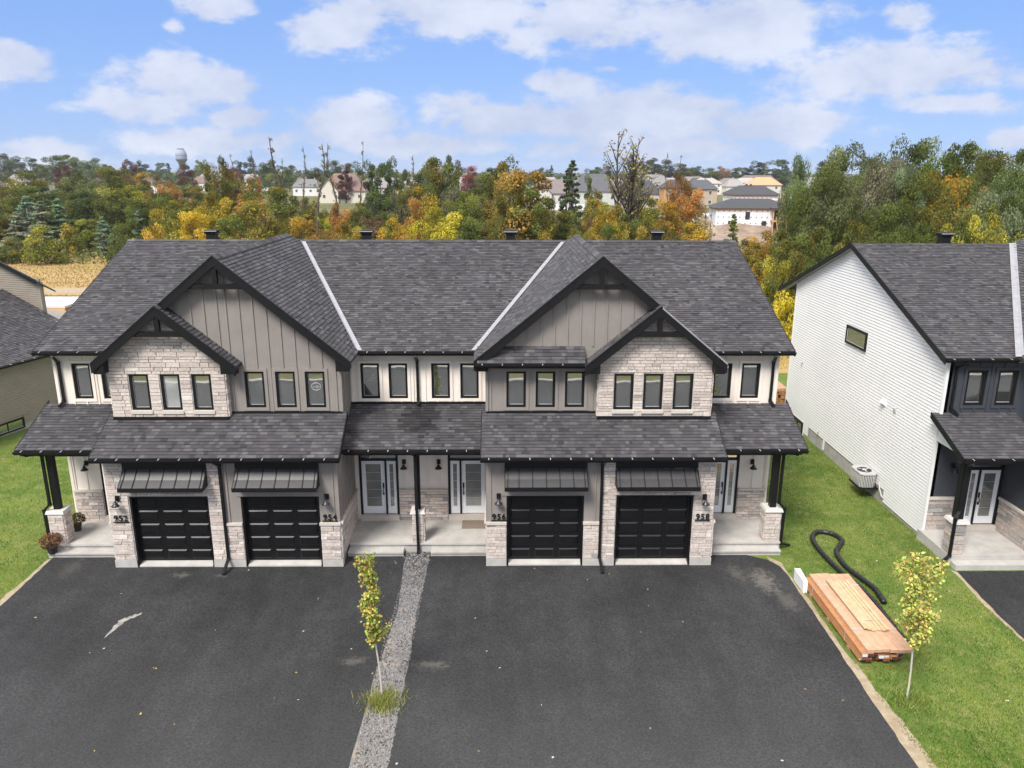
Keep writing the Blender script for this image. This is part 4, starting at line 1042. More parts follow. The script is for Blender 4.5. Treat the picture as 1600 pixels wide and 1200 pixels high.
# porch roof
RW.prism([(17.02, -.25, 3.72), (19.84, -.25, 3.72), (19.84, 1.849, 4.55), (17.02, 1.849, 4.55)], (0, 0, -.10))
RW.prism([(19.841, -1.4, 3.84), (25, -1.4, 3.84), (25, .2, 4.75), (19.841, .2, 4.75)], (0, 0, -.10))
q = roof_plane((17.02, -.25, 3.72), (19.84, -.25, 3.72), (17.02, 1.849, 4.55)); lay_shingles(WT, q, [(0, 0), (2.82, 0), (2.82, 2.257), (0, 2.257)], prio=2)
ro = RW.build('roof', M['deck'], WH); WT.build('shingle', 'shingles', ro, UT, M['shingle'])
gutter(WH, 17.03, 19.4, 1.545, 6.46); gutter(WH, 17.04, 19.83, -.255, 3.71)
for (ya, za, yb, zb, t_) in ((1.5, 6.47, 9.27, 9.43, .2), (17.0, 6.47, 9.27, 9.43, .2), (-.25, 3.72, 1.849, 4.55, .18)):
    mb = MB(); mb.prism([(xl-.02, ya, za+.025), (xl-.02, yb, zb+.025), (xl-.02, yb, zb-t_), (xl-.02, ya, za-t_)], (.03, 0, 0)); mb.build('rake_board', M['black'], WH)
mb = MB()
for (ya, yb) in ((1.56, 9.27), (16.9, 9.27)): mb.prism([(xl+.012, ya, zw(ya)-.10), (xl+.012, yb, zw(yb)-.10), (XW+.1, yb, zw(yb)-.10), (XW+.1, ya, zw(ya)-.10)], (0, 0, -.02))
mb.box(xl+.02, 25, 1.56, 1.85, 6.33, 6.35); mb.build('soffit', M['soffit'], WH)
mb = MB(); mb.prism([(17.29, -.15, 3.60), (17.29, 1.849, 3.60), (17.29, 1.849, 4.44), (17.29, -.15, 3.66)], (.12, 0, 0)); mb.build('porch_gable', M['vinyl'], WH)
mb = MB(); mb.box(17.32, 19.83, -.24, 1.84, 3.59, 3.599); mb.box(17.2, 19.84, .10, .3, 3.38, 3.589); mb.build('porch_ceiling', M['blacksoffit'], WH)
# front wall
pf = front(1.85); wh_h = [(18.02, 18.68, 4.80, 6.0), (19.05, 19.71, 4.80, 6.0)]; dh = [(18.62, 19.84, .50, 2.98)]
mb = MB(); wall_panels(mb, pf, [(XW+.24, 0), (29.5, 0), (29.5, 6.4), (XW+.24, 6.4)], wh_h+dh, .2); mb.build('front_wall', M['charcoal'], WH)
mb = MB(); pf.box(mb, XW+.001, XW+.239, .33, 6.35, -.04, .0); mb.build('corner_board', M['charcoal'], WH)
for h in wh_h: window(WH, pf, *h, trim='charcoal', fw=.085)
battens(WH, pf, [(XW, 4.6), (20, 4.6), (20, 6.33), (XW, 6.33)], wh_h, .41, 'charcoal', XW+.3)
mb = MB(); pf.box(mb, XW, 18.5, .30, 1.45, .003, .03); mb.build('wainscot_backing', M['mortar'], WH)
lay_stone(WS, Plane((0, 1.82, 0), (1, 0, 0), (0, 0, 1)), [(XW+.02, .34), (18.5, .34), (18.5, 1.44), (XW+.02, 1.44)], colf=stone_col_dark, course=(.12, .16, .2))
mb = MB(); pf.box(mb, XW, 18.5, 1.451, 1.54, .003, .095); mb.build('wainscot_cap', M['sill'], WH)
entry(WH, 18.66, 19.74, .52, 1.85, +1, -1, .34); lantern(WH, 18.05, 1.85, 2.62)
# porch side wall of the garage, faces left
pw = side_neg(19.86)
mb = MB(); pw.box(mb, -1.849, .8, 0, 3.8, -.2, 0); mb.build('garage_wall', M['charcoal'], WH)
mb = MB(); pw.box(mb, -1.82, .8, .3, 1.455, .002, .02); mb.build('wainscot_backing', M['mortar'], WH)
lay_stone(WS, Plane(pw.o+pw.n*.016, pw.u, pw.v), [(-1.8, .34), (.8, .34), (.8, 1.45), (-1.8, 1.45)], colf=stone_col_dark, course=(.12, .16, .2))
mb = MB(); pw.box(mb, -1.82, .85, 1.456, 1.54, .002, .09); mb.build('wainscot_cap', M['sill'], WH)
mb = MB(); mb.box(17.17, 19.84, -.10, 1.849, -.05, .34); mb.build('porch_slab', M['concrete'], WH)
mb = MB(); mb.box(17.24, 19.84, -.43, -.101, -.05, .17); mb.build('porch_step', M['concrete'], WH)
mb = MB(); mb.box(17.22, 17.64, -.02, .40, .341, 1.42); mb.build('pier', M['mortar'], WH)
for pl_, po in ((front(-.02), [(17.22, .345), (17.64, .345), (17.64, 1.42), (17.22, 1.42)]), (side_neg(17.22), [(-.40, .345), (.02, .345), (.02, 1.42), (-.40, 1.42)])):
    lay_stone(WS, pl_, po, colf=stone_col_dark, prio=2, course=(.12, .16, .2))
mb = MB(); mb.hexa([(17.15, -.09, 1.42), (17.71, -.09, 1.42), (17.71, .47, 1.42), (17.15, .47, 1.42), (17.18, -.06, 1.52), (17.68, -.06, 1.52), (17.68, .44, 1.52), (17.18, .44, 1.52)]); mb.build('pier_cap', M['cap'], WH)
mb = MB(); mb.box(17.31, 17.55, .09, .33, 1.521, 3.40); mb.build('porch_post', M['black'], WH)
downspout(WH, [(17.30, -.33, 3.6), (17.36, .0, 3.4), (17.36, .02, 1.85), (17.16, -.13, 1.62), (17.17, -.12, .35), (16.62, -.35, .06)])
downspout(WH, [(17.75, 1.46, 6.35), (17.62, 1.79, 6.1), (17.62, 1.79, 4.72), (17.75, 1.55, 4.55)])
WS.build('stone_block', 'stone_blocks', WH, USD, M['stone'])
roof_vent(WH, 21.05, 9.70, 9.38)

# ------------------------------------------------------------------ neighbour on the left: tan siding, set at an angle to the row
GH = thing('tan_house', (-20.87, 12.44, 0), 'tan-sided house with a dark shingle garage roof, left of the townhouse row', 'house', rz=-R(17))
# local frame: +y runs back along the wall, +x points at the townhouse row
GT = Loose(200)
mb = MB(); mb.prism([(0, -9, -.05), (0, 6.0, -.05), (0, 6.0, 3.3), (0, -9, 3.3)], (-.2, 0, 0)); mb.box(-9, -.2, 5.8, 6.0, 0, 4.4); mb.build('garage_wall', M['tanvinyl'], GH)
mb = MB(); mb.box(.002, .012, -9, 5.9, -.05, .30); mb.build('foundation', M['foundation'], GH)
def hboards(pl_, polyf, z0, z1, holes=()):
    z = z0
    while z < z1-.02:
        zt = min(z+.118, z1); s0 = polyf(z); s1 = polyf(zt)
        if s0[1]-s0[0] > .1:
            for (a, b) in minus(s0, [(h[0], h[1]) for h in holes if h[2] < zt-.02 and h[3] > z+.02]):
                ta = s1[0] if a == s0[0] else a; tb = s1[1] if b == s0[1] else b
                mb = MB(); mb.faces([pl_.p(a, z, .045), pl_.p(b, z, .045), pl_.p(tb, zt-.026, .034), pl_.p(ta, zt-.026, .034), pl_.p(a, z, .001), pl_.p(b, z, .001), pl_.p(ta, zt-.024, .001), pl_.p(tb, zt-.024, .001)], ((0, 1, 2, 3), (1, 0, 4, 5), (3, 2, 7, 6))); mb.build('siding_board', M['tanvinyl'], GH)
        z = zt
gwin = (-.9, 1.35, .10, .62)
hboards(side_pos(.0), lambda z: (-9, 6.0), .30, 3.3, [(gwin[0]-.05, gwin[1]+.05, .05, .68)])
window(GH, Plane((.09, 0, 0), (0, 1, 0), (0, 0, 1)), *gwin, mull=[.45], depth=.05)
mb = MB(); pi = .42; A = [(.45, -9, 3.42), (.45, 6.1, 3.42), (-5.5, 6.1, 3.42+5.95*pi), (-5.5, -9, 3.42+5.95*pi)]; mb.prism(A, (0, 0, -.09)); mb.prism([(-5.5, -9, 3.42+5.95*pi), (-5.5, 6.1, 3.42+5.95*pi), (-11.4, 6.1, 3.42), (-11.4, -9, 3.42)], (0, 0, -.09))
ro = mb.build('garage_roof', M['deck'], GH)
q = roof_plane(A[0], A[1], A[3]); lay_shingles(GT, q, [(5, 0), (15.1, 0), (15.1, math.hypot(5.95, 5.95*pi)), (5, math.hypot(5.95, 5.95*pi))]); GT.build('shingle', 'shingles', ro, UT, M['shingle'])
mb = MB(); mb.prism([(.455, -9, 3.42), (.455, -9, 3.30), (.53, -9, 3.30), (.575, -9, 3.37), (.575, -9, 3.42)], (0, 15.1, 0)); g_ = mb.build('gutter', M['black'], GH)
mb = MB()
for k in range(22): mb.box(.46, .585, -8.5+k*.66, -8.47+k*.66, 3.421, 3.43)
tag(mb.build('gutter_hangers', M['hanger'], g_), kind='stuff')
mb = MB(); mb.box(-.2, .45, -9, 6.1, 3.28, 3.30); mb.build('soffit', M['blacksoffit'], GH)
mb = MB(); mb.prism([(.45, 6.1, 3.44), (-5.5, 6.1, 3.44+5.95*pi), (-5.5, 6.1, 3.26+5.95*pi), (.45, 6.1, 3.26)], (0, .03, 0)); mb.build('rake_board', M['black'], GH)
pu = .38; xr_ = -3.15; zr_ = 6.55
pg = front(6.35)
mb = MB(); mb.prism([(-14, 6.38, 0), (xr_, 6.38, 0), (xr_, 6.38, 3.3), (-14, 6.38, 3.3)], (0, 7, 0)); mb.prism([(-14, 6.38, 3.3), (xr_, 6.38, 3.3), (xr_, 6.38, zr_-.2), (-14, 6.38, zr_-.2+(14+xr_)*pu)], (0, .2, 0)); mb.build('house_wall', M['tanvinyl'], GH)
hboards(pg, lambda z: (-14, xr_ if z < zr_-.05 else xr_-(z-zr_+.05)/pu), 3.0, 10.4)
mb = MB(); mb.box(xr_-.06, xr_+.05, 6.30, 6.42, 2.5, zr_); mb.build('corner_post', M['tanvinyl'], GH)
mb = MB(); mb.prism([(xr_+.13, 6.0, zr_-.06), (-14.5, 6.0, zr_-.06+12.25*pu), (-14.5, 7.2, zr_-.75+12.25*pu), (xr_+.13, 7.2, zr_-.75)], (0, 0, -.09)); mb.build('house_roof', M['deck'], GH)
mb = MB(); mb.prism([(xr_+.16, 5.98, zr_-.03), (-14.5, 5.98, zr_-.03+12.28*pu), (-14.5, 5.98, zr_-.27+12.28*pu), (xr_+.16, 5.98, zr_-.25)], (0, .035, 0)); mb.build('barge_board', M['black'], GH)
mb = MB(); mb.prism([(xr_+.12, 6.02, zr_-.17), (-14, 6.02, zr_-.17+11.74*pu), (-14, 6.35, zr_-.17+11.74*pu), (xr_+.12, 6.35, zr_-.17)], (0, 0, -.02)); mb.build('rake_soffit', M['blacksoffit'], GH)

# ------------------------------------------------------------------ things on the lawn and the porches
# air conditioner on brackets
AC = thing('air_conditioner', (16.9, 5.55, .42), 'grey outdoor air conditioner with a round top fan, on the wall of the white-sided house', 'air conditioner', world=True)
def octa(x0, x1, y0, y1, c): return [(x0+c, y0), (x1-c, y0), (x1, y0+c), (x1, y1-c), (x1-c, y1), (x0+c, y1), (x0, y1-c), (x0, y0+c)]
mb = MB(); o8 = octa(16.6, 17.22, 5.08, 6.02, .12); mb.prism([(x, y, 1.0) for x, y in o8], (0, 0, -.52)); cas = mb.build('casing', M['acdark'], AC)
for k in range(8):
    a, b = Vector((*o8[k], 0)), Vector((*o8[(k+1) % 8], 0)); d = (b-a); n = max(2, int(d.length/.055)); o_ = Vector((d.y, -d.x, 0)).normalized()
    mb = MB()
    for j in range(n):
        p = a+d*((j+.5)/n); w = d.normalized()*.017
        mb.hexa([p-w+Vector((0, 0, .5)), p+w+Vector((0, 0, .5)), p+w-o_*.01+Vector((0, 0, .5)), p-w-o_*.01+Vector((0, 0, .5)), p-w+o_*.015+Vector((0, 0, .97)), p+w+o_*.015+Vector((0, 0, .97)), p+w-o_*.01+Vector((0, 0, .97)), p-w-o_*.01+Vector((0, 0, .97))])
    mb.build('louvre_panel', M['acmetal'], cas)
mb = MB(); o9 = octa(16.57, 17.25, 5.05, 6.05, .13)
ring = [(16.91+.27*math.cos(2*math.pi*(k+.5)/16-math.pi*.75), 5.55+.27*math.sin(2*math.pi*(k+.5)/16-math.pi*.75)) for k in range(16)]
mb.prism([(x, y, 1.0) for x, y in o9], (0, 0, .045)); mb.build('top_cover', M['acmetal'], AC)
mb = MB(); mb.lathe([(.27, 1.046), (.27, 1.06), (.25, 1.06), (.25, 1.052)], (16.91, 5.55, 0), 20); mb.build('fan_grille', M['acdark'], AC)
mb = MB(); mb.lathe([(.09, 1.061), (.08, 1.075), (.0, 1.08)], (16.91, 5.55, 0), 14)
for k in range(3):
    t = k*2.094+.5; c, s_ = math.cos(t), math.sin(t); mb.prism([(16.91+.08*c, 5.55+.08*s_, 1.064), (16.91+.23*c-.04*s_, 5.55+.23*s_+.04*c, 1.064), (16.91+.23*c+.06*s_, 5.55+.23*s_-.06*c, 1.064)], (0, 0, .006))
mb.build('fan', M['acmetal'], AC)
mb = MB(); mb.box(16.58, 17.30, 5.06, 6.04, .42, .479); mb.build('mounting_tray', M['black'], AC)
mb = MB(); mb.tube([(17.26, 4.95, .75), (17.22, 4.8, .55), (17.22, 4.6, .35), (17.27, 4.5, .3)], .025, 6); mb.build('coolant_line', M['acmetal'], AC)

# black corrugated drain pipe: a loop on the lawn
def ridge_pipe(name, ctrl, rad, label):
    pts = []
    for k in range(len(ctrl)-1):
        p0, p1, p2, p3 = [Vector(ctrl[max(0, min(len(ctrl)-1, k+j))]) for j in (-1, 0, 1, 2)]
        n = max(6, int((p2-p1).length/.045))
        for j in range(n):
            t = j/n; pts.append(.5*((2*p1)+(p2-p0)*t+(2*p0-5*p1+4*p2-p3)*t*t+(3*p1-p0-3*p2+p3)*t**3))
    rad_ = [rad*(1.0 if (k//2) % 2 else .86) for k in range(len(pts))]
    mb = MB(); mb.tube(pts, rad_, 10); o = mb.build(name, M['pipe'], None, True); return tag(o, label, 'drain pipe')
ridge_pipe('drain_pipe', [(13.62, -4.55, .09), (13.63, -3.90, .08), (13.66, -3.2, .08), (13.70, -2.42, .08), (13.62, -1.5, .08), (13.46, -.54, .08), (13.38, .55, .08), (13.42, 1.45, .08), (13.66, 2.02, .08), (14.05, 2.16, .08), (14.38, 1.85, .08), (14.40, 1.45, .08), (14.12, 1.05, .08), (13.84, .55, .08), (13.78, -.33, .08), (13.96, -1.14, .08), (14.06, -1.63, .08), (14.02, -2.2, .08), (13.97, -2.45, .08)], .088,
           'black corrugated drain pipe looped on the grass beside the long lumber stack')
# lumber stack at the edge of the drive
def board(parent, x0, x1, y0, y1, z0, z1, col, material='wood', label_wrap=False):
    mb = MB(); mb.cur = col; mb.box(x0, x1, y0, y1, z0, z1); return mb.build('board', M[material], parent)
def cedar(): k = rng.uniform(.85, 1.15); c = rng.choice(((.36, .16, .062), (.42, .20, .085), (.32, .135, .05), (.45, .24, .115))); return tuple(v*k for v in c)
def ctop(): k = rng.uniform(.92, 1.08); return tuple(v*k for v in (.50, .30, .19))
LS = thing('lumber_stack', (12.6, -3.4, 0), 'long reddish lumber stack lying between the right driveway and the black pipe', 'lumber', world=True)
for y in (-4.6, -3.3, -2.0):
    mb = MB(); mb.cur = (.3, .2, .12); mb.box(11.95, 13.15, y-.05, y+.05, .0, .10); mb.build('bearer', M['wood'], LS)
for L_ in range(4):
    z0 = .101+L_*.092; n = 8; x = 11.98 if L_ < 3 else 12.12; w = .155
    if L_ == 3: n = 6; w = .20
    for k in range(n):
        e = rng.uniform(-.05, .05); ye = -5.30+e*1.2 + (.0 if L_ else .06)
        if L_ < 3 and k == n-1: continue
        b_ = board(LS, x+k*w, x+(k+1)*w-.006, ye, -1.42+e, z0, z0+.086, ctop() if L_ == 3 else cedar())
        if L_ < 3:
            mb = MB(); mb.cur = ((.60, .62, .64), (.03, .03, .035), (.17, .06, .035), (.10, .035, .025))[(k*3+L_*2+k//2) % 4]; mb.box(x+k*w+.008, x+(k+1)*w-.014, ye-.004, ye-.0005, z0+.006, z0+.08); mb.build('end_tag', M['stones'], b_)
for y in (-4.35, -2.1):
    mb = MB(); mb.box(11.97, 11.976, y-.012, y+.012, .10, .47); mb.box(12.11, 13.33, y-.012, y+.012, .464, .468); mb.build('strap', M['acmetal'], LS)
BB = thing('board_bundle', (12.75, -3.1, .463), 'small bundle of pale thin boards strapped on top of the long lumber stack', 'lumber', world=True)
for k in range(7):
    k_ = rng.uniform(.94, 1.06); w = .092; x = 12.42+k*w; sag = .012*abs(k-3)**1.3; dy = rng.uniform(-.03, .03)
    board(BB, x, x+w-.005, -4.47+dy-.01*k, -1.95+dy, .468+sag, .50+sag, (.50*k_, .375*k_, .225*k_), 'palewood')
for y in (-4.05, -2.35):
    mb = MB(); mb.box(12.41, 13.08, y-.008, y+.008, .536, .540); mb.build('strap', M['sill'], BB)
fb = MB(); fb.hexa([(11.86, -1.75, 0), (11.965, -1.78, 0), (12.02, -1.0, 0), (11.86, -.98, 0), (11.84, -1.74, .38), (11.965, -1.77, .38), (12.02, -1.0, .40), (11.84, -.98, .40)])
tag(fb.build('foam_block', M['foam']), 'white foam block leaning against the far end of the long lumber stack', 'foam block')
# second pile behind the white house
LB = thing('lumber_stack', (17.85, 19, 0), 'orange lumber pile half hidden behind the white-sided house', 'lumber', world=True)
for L_ in range(5):
    for k in range(4):
        if L_ == 2 and k == 1: continue
        e = rng.uniform(-.06, .06); board(LB, 17.48+k*.18, 17.48+k*.18+.17, 17.35+e, 20.9+e, .06+L_*.19, .06+L_*.19+.165, cedar() if L_ < 4 else ctop())
mb = MB(); mb.cur = (.3, .2, .12)
for y in (17.9, 20.2): mb.box(17.4, 18.3, y-.05, y+.05, 0, .059)
mb.build('bearer', M['wood'], LB)
# drip emitter cap beside the sapling
mb = MB(); mb.lathe([(.10, .0), (.11, .05), (.09, .12), (.03, .15)], (13.02, -4.9, 0), 14); tag(mb.build('utility_cap', M['pipe'], None, True), 'small black plastic cap in the grass beside the right sapling', 'cap')
mb = MB(); mb.box(1.40, 2.24, 1.98, 2.62, .331, .345); tag(mb.build('doormat', M['mat']), 'brown doormat on the porch in front of the door of 956', 'doormat')

# small plants: cards of leaves
def leaf_cards(n, place, size, seed, aspect=.62):
    q = random.Random(seed); mb = MB()
    for k in range(n):
        p, t, up = place(q); nrm = Vector((q.gauss(0, 1), q.gauss(0, 1), q.gauss(.3, .8))).normalized()
        a = nrm.orthogonal().normalized(); a = Quaternion(nrm, q.uniform(0, 6.28)) @ a; b = nrm.cross(a); s = size*q.uniform(.6, 1.25)
        mb.cur = t; a *= s*.5; b *= s*.5*aspect
        mb.face([p-a, p-b*.9-a*.1, p+a, p+b*.9-a*.1])
    return mb
def mum(x, y, z, k, label, cols):
    t = thing('potted_plant', (x, y, z), label, 'potted plant', 'potted chrysanthemums on the left porch', world=True)
    mb = MB(); mb.lathe([(.13*k, 0), (.17*k, .22*k), (.18*k, .25*k), (.15*k, .25*k)], (x, y, z), 16); mb.build('pot', M['pot'], t)
    def place(q):
        d = Vector((q.gauss(0, 1), q.gauss(0, 1), q.gauss(.25, .8))).normalized(); r = q.uniform(.6, 1)
        c = q.choice(cols); kk = q.uniform(.6, 1.4)
        return Vector((x, y, z+.42*k))+Vector((d.x*.36*k*r, d.y*.36*k*r, max(-.14*k, d.z*.26*k*r))), tuple(v*kk for v in c), 0
    tag(leaf_cards(850, place, .065, int(x*50)).build('foliage', M['blade'], t), kind='stuff')
mum(-11.86, .66, 0.166, 1.0, 'bigger potted mum with rust red flowers, on the step beside the stone pier', ((.20, .062, .035), (.13, .05, .03), (.06, .075, .02), (.25, .10, .05)))
mum(-11.72, 1.95, .331, .92, 'smaller potted mum of green and brown, on the porch behind the stone pier', ((.10, .065, .03), (.06, .075, .022), (.12, .10, .03), (.16, .055, .03)))
def sapling(x, y, h, tip, base_h, width, seed, label, cols, tiers):
    t = thing('young_tree', (x, y, 0), label, 'young tree', 'saplings planted in front of the houses', world=True); q = random.Random(seed)
    top = Vector((x+tip[0], y+tip[1], h)); st = Vector((x, y, 0))
    pts = [st.lerp(top, k/10)+Vector((math.sin(k*.9)*.02, 0, 0)) for k in range(11)]
    mb = MB(); mb.tube(pts, [.026-.002*k for k in range(11)], 7)
    tw = []
    for k in range(int(20+36*width)):
        f = base_h/h+(1-base_h/h)*q.random()*.92; p = st.lerp(top, f); a = q.uniform(0, 6.28); r = width*q.choice(tiers)*(1.0-abs(f-.62)*1.0)*q.uniform(.5, 1)
        e = p+Vector((math.cos(a)*r, math.sin(a)*r*.8, r*q.uniform(.7, 1.5))); mb.tube([p, p.lerp(e, .5)+Vector((0, 0, .02)), e], [.009, .006, .003], 4); tw.append((p, e))
    tw.append((top-Vector((0, 0, .8)), top)); mb.build('trunk', M['palebark'], t)
    def place(qq):
        p, e = qq.choice(tw); f = qq.uniform(.25, 1.05); v = p.lerp(e, f)+Vector((qq.gauss(0, .055), qq.gauss(0, .055), qq.gauss(0, .07)))
        c = qq.choice(cols); kk = qq.uniform(.65, 1.3); return v, tuple(v_*kk for v_ in c), 0
    tag(leaf_cards(int(1500+3400*width), place, .085, seed+1, .8).build('crown', M['blade'], t), kind='stuff')
sapling(-.11, -6.44, 3.75, (-.22, .0), 1.45, .42, 21, 'slim sapling with green and orange leaves, in the gravel strip between the driveways', ((0.253, 0.346, 0.049), (0.321, 0.399, 0.07), (0.482, 0.293, 0.084), (0.195, 0.293, 0.056), (0.551, 0.399, 0.112)), (.5, 1))
sapling(12.54, -6.6, 3.75, (-.1, .05), 1.35, .68, 33, 'fuller sapling with yellow green leaves, on the lawn beside the long lumber stack', ((0.482, 0.505, 0.098), (0.344, 0.439, 0.084), (0.574, 0.532, 0.14), (0.528, 0.346, 0.112), (0.298, 0.399, 0.084)), (.6, 1, 1.1))

# ------------------------------------------------------------------ grass, gravel as real geometry
def blades(name, n, region, hmin, hmax, wid, cols, seed, material='blade', parent=None, cover=None):
    r = np.random.RandomState(seed); pts = region(r, n); n = len(pts)
    ang = r.uniform(0, 2*np.pi, n); h = r.uniform(hmin, hmax, n); w = wid*r.uniform(.6, 1.4, n); lean = r.uniform(.1, .9, n)*h; la = r.uniform(0, 2*np.pi, n)
    dx, dy = np.cos(ang)*w/2, np.sin(ang)*w/2
    V = np.zeros((n, 3, 3), np.float32)
    V[:, 0] = np.stack([pts[:, 0]-dx, pts[:, 1]-dy, np.full(n, -.004)], 1); V[:, 1] = np.stack([pts[:, 0]+dx, pts[:, 1]+dy, np.full(n, -.004)], 1)
    V[:, 2] = np.stack([pts[:, 0]+np.cos(la)*lean, pts[:, 1]+np.sin(la)*lean, h], 1)
    me = bpy.data.meshes.new(name); me.vertices.add(n*3); me.vertices.foreach_set('co', V.ravel()); me.loops.add(n*3); me.loops.foreach_set('vertex_index', np.arange(n*3)); me.polygons.add(n); me.polygons.foreach_set('loop_start', np.arange(n)*3); me.polygons.foreach_set('loop_total', np.full(n, 3))
    me.materials.append(M[material]); a = me.attributes.new('tint', 'FLOAT_COLOR', 'FACE'); c = np.ones((n, 4), np.float32)
    ci = r.choice(len(cols), n, p=[q[1] for q in cols]); c[:, :3] = np.array([q[0] for q in cols])[ci]*r.uniform(.7, 1.3, n)[:, None]; a.data.foreach_set('color', c.ravel())
    me.update(calc_edges=True); o = link(name, me, parent); return tag(o, kind='stuff')
GREEN = [((.10, .175, .024), .42), ((.165, .23, .045), .34), ((.05, .11, .014), .12), ((.34, .32, .12), .12)]
def lawn_right(r, n):
    p = np.stack([r.uniform(11.7, 17.35, n), -9.8+25*r.uniform(0, 1, n)**1.5], 1)
    edge = 11.90+np.where(p[:, 1] > -.4, np.clip((p[:, 1]-.75)*-.3, -.4, .3), 0)+np.sin(p[:, 1]*5)*.05
    k = (p[:, 0] > edge) & ((p[:, 0] < 16.92) | (p[:, 1] > -.3)) & ((p[:, 0] < 17.14) | (p[:, 1] > .2)) & ~((p[:, 0] > 12.) & (p[:, 0] < 13.3) & (p[:, 1] > -5.3) & (p[:, 1] < -1.3))
    return p[k]
def lawn_left(r, n):
    p = np.stack([r.uniform(-19.5, -11.95, n), -4+17*r.uniform(0, 1, n)**1.3], 1); k = (p[:, 0] < -11.98-np.clip(p[:, 1]-1, 0, .01)+np.sin(p[:, 1]*5)*.04); return p[k]
tag(blades('grass', 90000, lawn_right, .03, .075, .016, GREEN, 1, 'lawnblade'), kind='stuff')
tag(blades('grass', 52000, lawn_left, .03, .075, .016, [((.15, .21, .026), .45), ((.22, .27, .045), .35), ((.06, .12, .016), .1), ((.26, .25, .09), .10)], 2, 'lawnblade'), kind='stuff')
def tuft(cx, cy, rx, ry):
    def f(r, n): return np.stack([r.normal(cx, rx, n), r.normal(cy, ry, n)], 1)
    return f
tag(blades('grass_tuft', 1100, tuft(-.08, -6.62, .22, .20), .08, .26, .016, [((.22, .24, .05), .5), ((.33, .31, .08), .3), ((.12, .17, .03), .2)], 5), 'yellow green grass tuft round the foot of the sapling in the gravel', 'grass tuft', kind='stuff')
tag(blades('grass_tuft', 500, tuft(12.5, -6.7, .22, .2), .08, .22, .018, [((.14, .20, .04), .6), ((.24, .27, .06), .4)], 6), 'grass tuft round the foot of the sapling on the lawn', 'grass tuft', kind='stuff')
def meadow(r, n):
    p = np.stack([r.uniform(-80, -31, n), r.uniform(50, 100, n)], 1); lim = 62-(p[:, 0]+140)*.215; return p[(p[:, 1] > lim+.0) & ~((p[:, 1] < 60.5) & (p[:, 1] > 55) & (p[:, 0] > -62)) & (p[:, 1] < 108-(p[:, 0]+140)*.17)]
blades('meadow_grass', 30000, meadow, .06, .20, .14, [((.38, .235, .095), .42), ((.35, .255, .095), .28), ((.27, .24, .075), .24), ((.42, .30, .14), .06)], 12)
blades('meadow_grass', 5000, lambda r, n: np.stack([r.uniform(-48, -31, n), r.uniform(50.5, 54.5, n)], 1), .12, .32, .13, [((.28, .26, .06), .6), ((.36, .27, .09), .4)], 13)
blades('meadow_grass', 6000, lambda r, n: np.stack([r.uniform(12, 36, n), r.uniform(25, 40, n)], 1), .15, .45, .08, [((.42, .28, .09), .6), ((.34, .30, .09), .4)], 14)
r = np.random.RandomState(9); mb = MB()
for k in range(5200):
    y = r.uniform(-9.6, .85); hw_ = .37 if y > -3 else .40
    x = r.uniform(-hw_, hw_)+(-.03 if y < -5 else 0.04 if y > -3 else 0); s = r.uniform(.012, .034)*(1.25 if y > -.6 else 1); 
    big = r.uniform(.05, .31)*(.62 if y > -1.2 else .85 if y > -3 else 1); w = 1.0
    mb.cur = (big*w, big*(.97 if y > -3.5 else .93)*w, big*(.97 if y > -3.5 else .86)*w)
    a = r.uniform(0, 6.28); c, s_ = math.cos(a)*s, math.sin(a)*s; j = r.uniform(.6, 1.2, 4)
    P = [(x+c*j[0], y+s_*j[0], .002), (x-s_*j[1], y+c*j[1], .002), (x-c*j[2], y-s_*j[2], .002), (x+s_*j[3], y-c*j[3], .002), (x+r.uniform(-.4, .4)*s, y+r.uniform(-.4, .4)*s, s*r.uniform(.7, 1.3)+.004)]
    mb.faces(P, ((0, 1, 4), (1, 2, 4), (2, 3, 4), (3, 0, 4)))
tag(mb.build('gravel', M['stones']), kind='stuff')
mb = MB()
for k in range(60):                                                      # fallen leaves and bits of chipped stone
    x, y = r.uniform(-11.5, 16.5), r.uniform(-9.5, .2); s = r.uniform(.018, .045); a = r.uniform(0, 6.28); c, s_ = math.cos(a)*s, math.sin(a)*s
    mb.cur = ((.50, .36, .08), (.42, .30, .12), (.55, .53, .50), (.5, .48, .45), (.30, .18, .07))[r.randint(0, 5)]; z = .020 if -11.7 < x < 11.6 else .05
    mb.face([(x-c, y-s_, z), (x+s_*.6, y-c*.6, z+.004), (x+c, y+s_, z+.008), (x-s_*.6, y+c*.6, z+.003)])
tag(mb.build('fallen_leaves', M['stones']), kind='stuff')
mb = MB()
for k in range(220):                                                      # darker broken stone by the downspout
    x, y = r.normal(-.0, .22), r.uniform(.1, .85); s = r.uniform(.02, .05); g = r.uniform(.03, .3); mb.cur = (g, g*.97, g*.95); a = r.uniform(0, 6.28); c, s_ = math.cos(a)*s, math.sin(a)*s
    mb.faces([(x+c, y+s_, .01), (x-s_, y+c, .01), (x-c, y-s_, .01), (x+s_, y-c, .01), (x, y, s*1.2+.01)], ((0, 1, 4), (1, 2, 4), (2, 3, 4), (3, 0, 4)))
tag(mb.build('gravel', M['stones']), kind='stuff')

